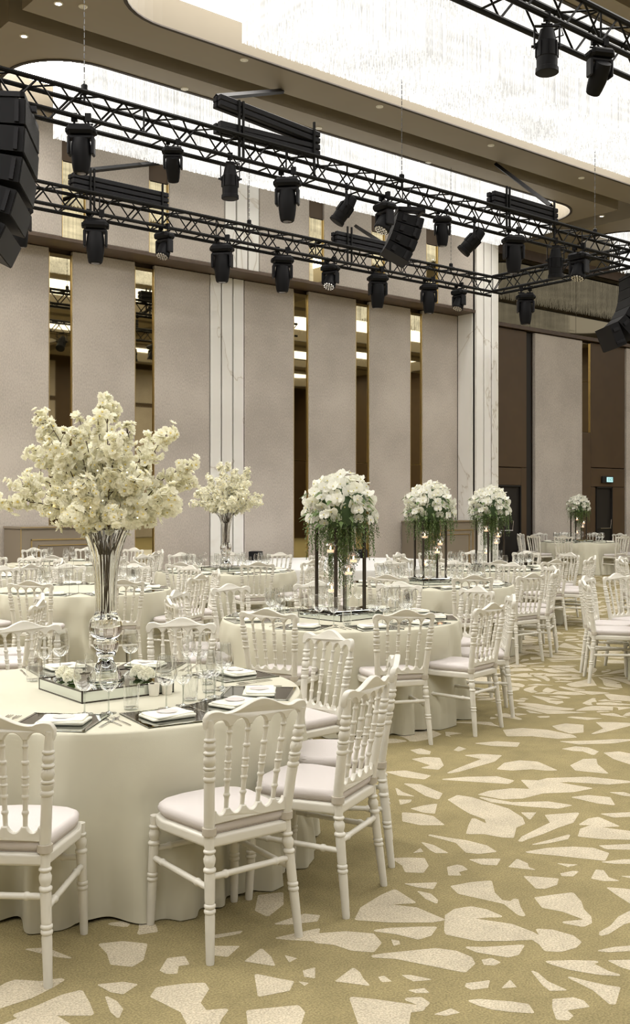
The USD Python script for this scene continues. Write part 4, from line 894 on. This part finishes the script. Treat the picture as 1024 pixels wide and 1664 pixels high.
def align(d, spin):
    d = np.asarray(d, float); d = d / (np.linalg.norm(d) + 1e-9); a = np.array([0, 0, 1.0]) if abs(d[2]) < .95 else np.array([1.0, 0, 0])
    u = np.cross(a, d); u /= np.linalg.norm(u); v = np.cross(d, u); c, s = math.cos(spin), math.sin(spin)
    return np.stack([u * c + v * s, -u * s + v * c, d], 1)
def bouquet_build(loc, rz, label, group):
    """cherry branches: local x is across, z up; the neck of the vase is at the origin"""
    t = thing('blossom_branches', label, 'flower arrangement', loc, rz, group); rg = np.random.default_rng(33)
    ends = [(.13, -.12, .50), (-.13, -.14, .47), (.2, .1, .46), (-.24, -.1, .5), (-.33, -.05, .56), (.02, -.04, .66), (.33, -.06, .50), (.43, -.02, .33), (-.50, -.06, .14), (-.40, -.20, .22), (-.12, -.05, .54), (.36, -.22, .16), (-.25, -.22, .10), (.22, -.30, .26), (-.06, -.34, .20), (-.20, -.24, .40), (.10, -.28, .42), 
            (.40, .10, .24), (-.42, .14, .28), (.10, .34, .30), (-.14, .34, .40), (-.30, .26, .16), (.30, .30, .12), (0, .12, .60), (.0, -.18, .50), (-.36, .04, .38), (.34, -.04, .12), (-.10, -.3, .06), (.12, -.3, .07)]
    allb = []
    for i, e in enumerate(ends):
        e = np.array(e) * rg.uniform(.94, 1.04); mid = e * .45 + np.array([0, 0, .10]) * (1 if e[2] < .4 else .2) + rg.uniform(-.03, .03, 3); p0 = np.array([e[0] * .06, e[1] * .06, -.12])
        q = np.linspace(0, 1, 12)[:, None]; P = (1 - q) ** 2 * p0 + 2 * q * (1 - q) * mid + q ** 2 * e
        P[1:-1] += rg.uniform(-.008, .008, (10, 3)); tw = [tube(P, np.linspace(.0034, .0016, 12), 5)]
        L = np.linalg.norm(e)
        for k in range(int(13 + L * 24)):
            s = rg.uniform(.26 if e[2] < .3 else .36, 1.0) ** .8; b = np.array([np.interp(s, q[:, 0], P[:, c]) for c in range(3)]); d = rg.normal(size=3); d /= np.linalg.norm(d); d += np.array([e[0], e[1], .15]) * .4
            ln = rg.uniform(.010, .045); tip = b + d * ln
            if k % 3 == 0: tw.append(tube([b, tip + d * .012], .0016, 4))
            for m in range(rg.integers(2, 5)):
                o = rg.normal(size=3) * .015; allb.append((tip + o, d + o * 25, rg.uniform(.036, .054)))
        for k in range(3):
            o = rg.normal(size=3) * .012; allb.append((e + o, (e / L) + o * 20, rg.uniform(.030, .044)))
        obj('branch', cat(tw), 'branch_brown', t)
    for k in range(260):
        a = rg.uniform(0, 6.28); r = .02 + .24 * rg.random() ** .7; z = rg.uniform(-.05, .05) + .30 * (r - .06) + rg.uniform(0, .12); d = np.array([math.cos(a), math.sin(a), rg.uniform(-.4, .6)]); allb.append((np.array([r * math.cos(a), r * math.sin(a), z]), d, rg.uniform(.036, .054)))
    cam_side = lambda b: b[0][1] - .25 * b[2]
    allb.sort(key=cam_side); V2, F2, n2 = [], [], 0; yc = []
    for i, (p, d, s) in enumerate(allb):
        v, f = blossom(s, rg); A = align(d, rg.uniform(0, 6)); v = v @ A.T + p
        if i < 290: obj('blossom', trimesh.Trimesh(v, f, process=False), 'blossom_cream', t)
        else: V2.append(v); F2.append(f + n2); n2 += len(v)
        if i % 2 == 0:
            u = trimesh.creation.icosphere(0, s * .12); u.apply_translation(p + A[:, 2] * s * .10); yc.append(u)
    obj('blossom_cluster', trimesh.Trimesh(np.vstack(V2), np.vstack(F2), process=False), 'blossom_cream', t, kind='stuff')
    obj('stamens', cat(yc), 'blossom_yellow', t, kind='stuff')
    fl = [moved(trimesh.creation.icosphere(1, .0035), (rg.uniform(-.22, .22), rg.uniform(-.27, -.12), rg.uniform(.05, .28))) for _ in range(14)]
    for m in fl: obj('fairy_bulb', m, 'fairy', t)
    st = [tube([(.018 * math.cos(a), .018 * math.sin(a), -.44 + rg.uniform(0, .08)), (.012 * math.cos(a + .5), .012 * math.sin(a + .5), -.28), (.022 * math.cos(a + 1), .022 * math.sin(a + 1), -.1)], .0040, 5) for a in np.arange(7) * .9]
    obj('stems', cat(st), 'branch_brown', t)
    return t
bouquet = Maker(bouquet_build)
def orchid(s, rg):
    """a phalaenopsis flower facing +z: three sepals, two broad petals"""
    V, F = [], []
    for a, L, w in ((90, .50, .26), (215, .50, .25), (325, .50, .25), (8, .56, .42), (172, .56, .42)):
        a = math.radians(a + rg.uniform(-6, 6)); L, w = L * s, w * s; cup = rg.uniform(-.15, .5)
        pts = [(0, 0, 0)] + [(L * u, sg * w * wd, L * cup * u * u + abs(sg) * .05 * L) for u, wd, sg in ((.35, .75, -1), (.72, .95, -1), (.97, .45, -1), (1.0, 0, 0), (.97, .45, 1), (.72, .95, 1), (.35, .75, 1))]
        c, s_ = math.cos(a), math.sin(a); b = len(V); V += [(x * c - y * s_, x * s_ + y * c, z) for x, y, z in pts]; F += [(b, b + k, b + k + 1) for k in range(1, 7)]
    return np.array(V), np.array(F)
def orchid_build(loc, rz, label, group):
    t = thing('orchid_arrangement', label, 'flower arrangement', loc, rz, group); rg = np.random.default_rng(44)
    core = trimesh.creation.icosphere(3, 1.0); v = core.vertices * (.205, .205, .19); v *= 1 + .1 * (meshkit.noise(v * 14)[:, None] - .5); core.vertices = v; core.apply_translation((0, 0, .16))
    obj('moss_ball', core, 'leaf_dark', t, smooth=True)
    lips = []; n = 0; items = []
    for k in range(190):
        z = 1 - 1.6 * (k + .5) / 190; a = k * 2.39996 + rg.uniform(-.2, .2); r = math.sqrt(max(0, 1 - z * z)); d = np.array([r * math.cos(a), r * math.sin(a), z])
        if z < -.15 and rg.random() < .4: continue
        p = np.array([0, 0, .17]) + d * (.238, .238, .225) * rg.uniform(.84, 1.16); items.append((p, d + rg.normal(size=3) * .5 + (0, 0, .1)))
    for k in range(14):
        a = k * .45 + rg.uniform(-.1, .1); items.append((np.array([.285 * math.cos(a), .285 * math.sin(a), rg.uniform(.0, .26)]), (math.cos(a), math.sin(a), .2)))
    for p, d in items:
        v, f = orchid(rg.uniform(.066, .096), rg); A = align(d, rg.uniform(-.6, .6)); obj('orchid_bloom', trimesh.Trimesh(v @ A.T + p, f, process=False), 'orchid_white', t)
        u = trimesh.creation.icosphere(0, .0065); u.apply_translation(p + A[:, 2] * .010); lips.append(u)
    obj('bloom_lips', cat(lips), 'orchid_lip', t, kind='stuff')
    V, F, n = [], [], 0
    for k in range(300):                         # trailing greens
        a = rg.uniform(0, 6.28); r0 = rg.choice([rg.uniform(.03, .10), rg.uniform(.12, .27)]); p = np.array([r0 * math.cos(a), r0 * math.sin(a), rg.uniform(-.02, .16)]); ln = rg.uniform(.10, .36) * (1.5 if r0 < .11 else .8)
        out = np.array([math.cos(a), math.sin(a), 0]) * rg.uniform(.0, .06)
        for q in np.linspace(0, 1, int(ln / .011)):
            c = p + out * math.sin(q * 1.6) - np.array([0, 0, ln * q]); th = rg.uniform(0, 6.28); d = np.array([math.cos(th), math.sin(th), -.9]) * .022 * (1 - .4 * q); sd = np.array([-math.sin(th), math.cos(th), 0]) * .0058
            V += [c, c + d * .5 + sd, c + d, c + d * .5 - sd]; F += [(n, n + 1, n + 2), (n, n + 2, n + 3)]; n += 4
    obj('trailing_greens', trimesh.Trimesh(np.array(V), np.array(F), process=False), 'leaf_green', t, kind='stuff')
    for k in range(34):
        a = rg.uniform(0, 6.28); p = np.array([.225 * math.cos(a), .225 * math.sin(a), rg.uniform(.0, .26)]); L = rg.uniform(.07, .12); w = .02
        v = np.array([(0, 0, 0), (L * .4, w, .01), (L, 0, -.03), (L * .4, -w, .01), (L * .5, 0, .016)]); c, s = math.cos(a), math.sin(a); v = np.stack([v[:, 0] * c - v[:, 1] * s, v[:, 0] * s + v[:, 1] * c, v[:, 2]], 1) + p
        obj('leaf', trimesh.Trimesh(v, [(0, 4, 1), (1, 4, 2), (2, 4, 3), (3, 4, 0)], process=False), 'leaf_green', t)
    return t
orchids = Maker(orchid_build)
STH = .66
def stand_build(loc, rz, label, group):
    t = thing('flower_stand', label, 'stand', loc, rz, group)
    obj('base_plate', cb(-.17, .17, -.17, .17, 0, .012, .004), 'mirror_top', t); obj('top_plate', cb(-.16, .16, -.16, .16, STH - .01, STH, .003), 'acrylic', t)
    for a, b in ((-1, -1), (1, -1), (-1, 1), (1, 1)):
        obj('pole', cb(a * .135 - .011, a * .135 + .011, b * .135 - .011, b * .135 + .011, .012, STH - .01, .002), 'pole_dark', t)
    for a, b in ((.0, -.09), (-.06, .05)):
        obj('clear_tube', moved(lathe([(.018, .012), (.018, STH - .012)], 14, caps=False), (a, b, 0)), 'acrylic', t, smooth=True)
    return t
stand = Maker(stand_build)
def globe_build(loc, rz, label, group):
    t = thing('hanging_candle_globe', label, 'candle holder', loc, rz, group)
    obj('globe', lathe([(.02, -.045), (.038, -.036), (.05, -.012), (.052, .008), (.044, .032), (.024, .048), (.008, .053)], 22, caps=True), 'glass', t, smooth=True)
    ca = obj('tealight', lathe([(.026, -.036), (.027, -.016), (.001, -.014)], 14), 'pink_candle', t, smooth=40)
    obj('flame', lathe([(.001, -.014), (.008, -.006), (.005, .006), (.001, .016)], 8), 'flame', ca, smooth=True)
    obj('thread', tube([(0, 0, .052), (0, 0, .20)], .0012, 4), 'steel', t)
    return t
globe = Maker(globe_build)
def votive_build(loc, rz, label, group):
    t = thing('votive_cup', label, 'candle cup', loc, rz, group)
    obj('cup', lathe([(.020, 0), (.023, .003), (.0265, .05), (.0268, .058), (.0245, .058), (.022, .012), (.001, .01)], 20), 'ceramic_white', t, smooth=45)
    obj('wax', lathe([(.023, .03), (.001, .031)], 16), 'napkin_cloth', t); return t
votive = Maker(votive_build)
def tuft_build(loc, rz, label, group):
    t = thing('hydrangea_bloom', label, 'flower', loc, rz, group); rg = np.random.default_rng(9)
    for k in range(26):
        z = 1 - 1.1 * (k + .5) / 26; a = k * 2.4; r = math.sqrt(max(0, 1 - z * z)); d = np.array([r * math.cos(a), r * math.sin(a), z]); v, f = blossom(.036, rg, (5, 4)); obj('floret', trimesh.Trimesh(v @ align(d, a).T + d * .032 + (0, 0, .022), f, process=False), 'blossom_cream', t)
    obj('calyx', moved(lathe([(.012, 0), (.028, .012), (.030, .026), (.02, .045), (.001, .05)], 12)), 'leaf_green', t, smooth=50); return t
tuft = Maker(tuft_build)

def local(T, rot, x, y): c, s = math.cos(rot), math.sin(rot); return (T[0] + c * x - s * y, T[1] + s * x + c * y)
TRZ = TZ + .0565
# near table: mirror tray turned a little, tall trumpet vase of cherry blossom
r1 = -YAW + math.radians(38)
tray((T1[0], T1[1], TZ + .0005), r1, 'square mirror tray under the big trumpet vase', 'mirror trays')
vase((T1[0] - .0, T1[1], TRZ), 0, 'tall fluted glass trumpet vase on the mirror tray of the big blossom-vase table', 'trumpet vases')
bouquet((T1[0], T1[1], TRZ + .715), -YAW, 'large cream cherry-blossom branches in the tall vase', 'blossom branches in trumpet vases')
for i, (x, y, lb) in enumerate(((.19, -.10, 'white votive cup beside the mirror tray, front of the pair'), (.245, -.06, 'white votive cup behind its twin beside the mirror tray'), (-.20, .28, 'white votive cup on the far side of the mirror tray'))):
    if True: X, Y, _ = cw(-1.0 + x + (.06 if i < 2 else 0), 5.0 + y - (.03 if i < 2 else 0)); votive((X, Y, TZ), 0, lb, 'votive cups on the big blossom-vase table')
for i, (x, y, lb) in enumerate(((-.14, -.10, 'cream flower head on the tray, left of the vase foot'), (-.20, .0, 'cream flower head at the left corner of the tray'), (.15, .03, 'cream flower head on the tray, right of the vase foot'), (.20, -.03, 'cream flower head at the right corner of the tray'), (-.02, .17, 'cream flower head behind the vase foot'))):
    X, Y, _ = cw(-1.0 + x, 5.0 + y); tuft((X, Y, TRZ), i, lb, 'flower heads on the mirror tray')
# far blossom table
tray((T4[0], T4[1], TZ + .0005), r1 + .3, 'square mirror tray under the far trumpet vase', 'mirror trays')
vase((T4[0], T4[1], TRZ), .3, 'tall glass trumpet vase on the far blossom-vase table', 'trumpet vases')
bouquet((T4[0], T4[1], TRZ + .715), -YAW + 2.6, 'small distant cherry-blossom branches before the marble strips', 'blossom branches in trumpet vases', 1.08)
# orchid tables
for T, rot, nm, sc in ((T2, -YAW + math.radians(33), 'the big orchid table', None), (T7, -YAW + .25, 'the second orchid table', None), (T9, -YAW + .5, 'the third orchid table', None), (T8, -YAW + .2, 'the small distant orchid table', .95)):
    tray((T[0], T[1], TZ + .0005), rot + .2, f'square mirror tray under the flower stand of {nm}', 'mirror trays')
    stand((T[0], T[1], TRZ + .0), rot, f'four-legged stand under the orchids of {nm}', 'flower stands')
    orchids((T[0], T[1], TRZ + STH), rot + .4 * (T[0] % 3), f'white orchid dome with trailing greens on {nm}', 'white orchid domes', sc)
    for i, (x, y, z, w) in enumerate(((-.08, -.17, .50, 'topmost hanging'), (.10, -.10, .42, 'second highest hanging'), (.06, -.17, .33, 'third highest hanging'), (-.07, -.12, .19, 'lowest hanging'))):
        X, Y = local(T, -YAW, x, y); globe((X, Y, TRZ + z), i, f'{w} candle globe under the orchids of {nm}', 'hanging candle globes')
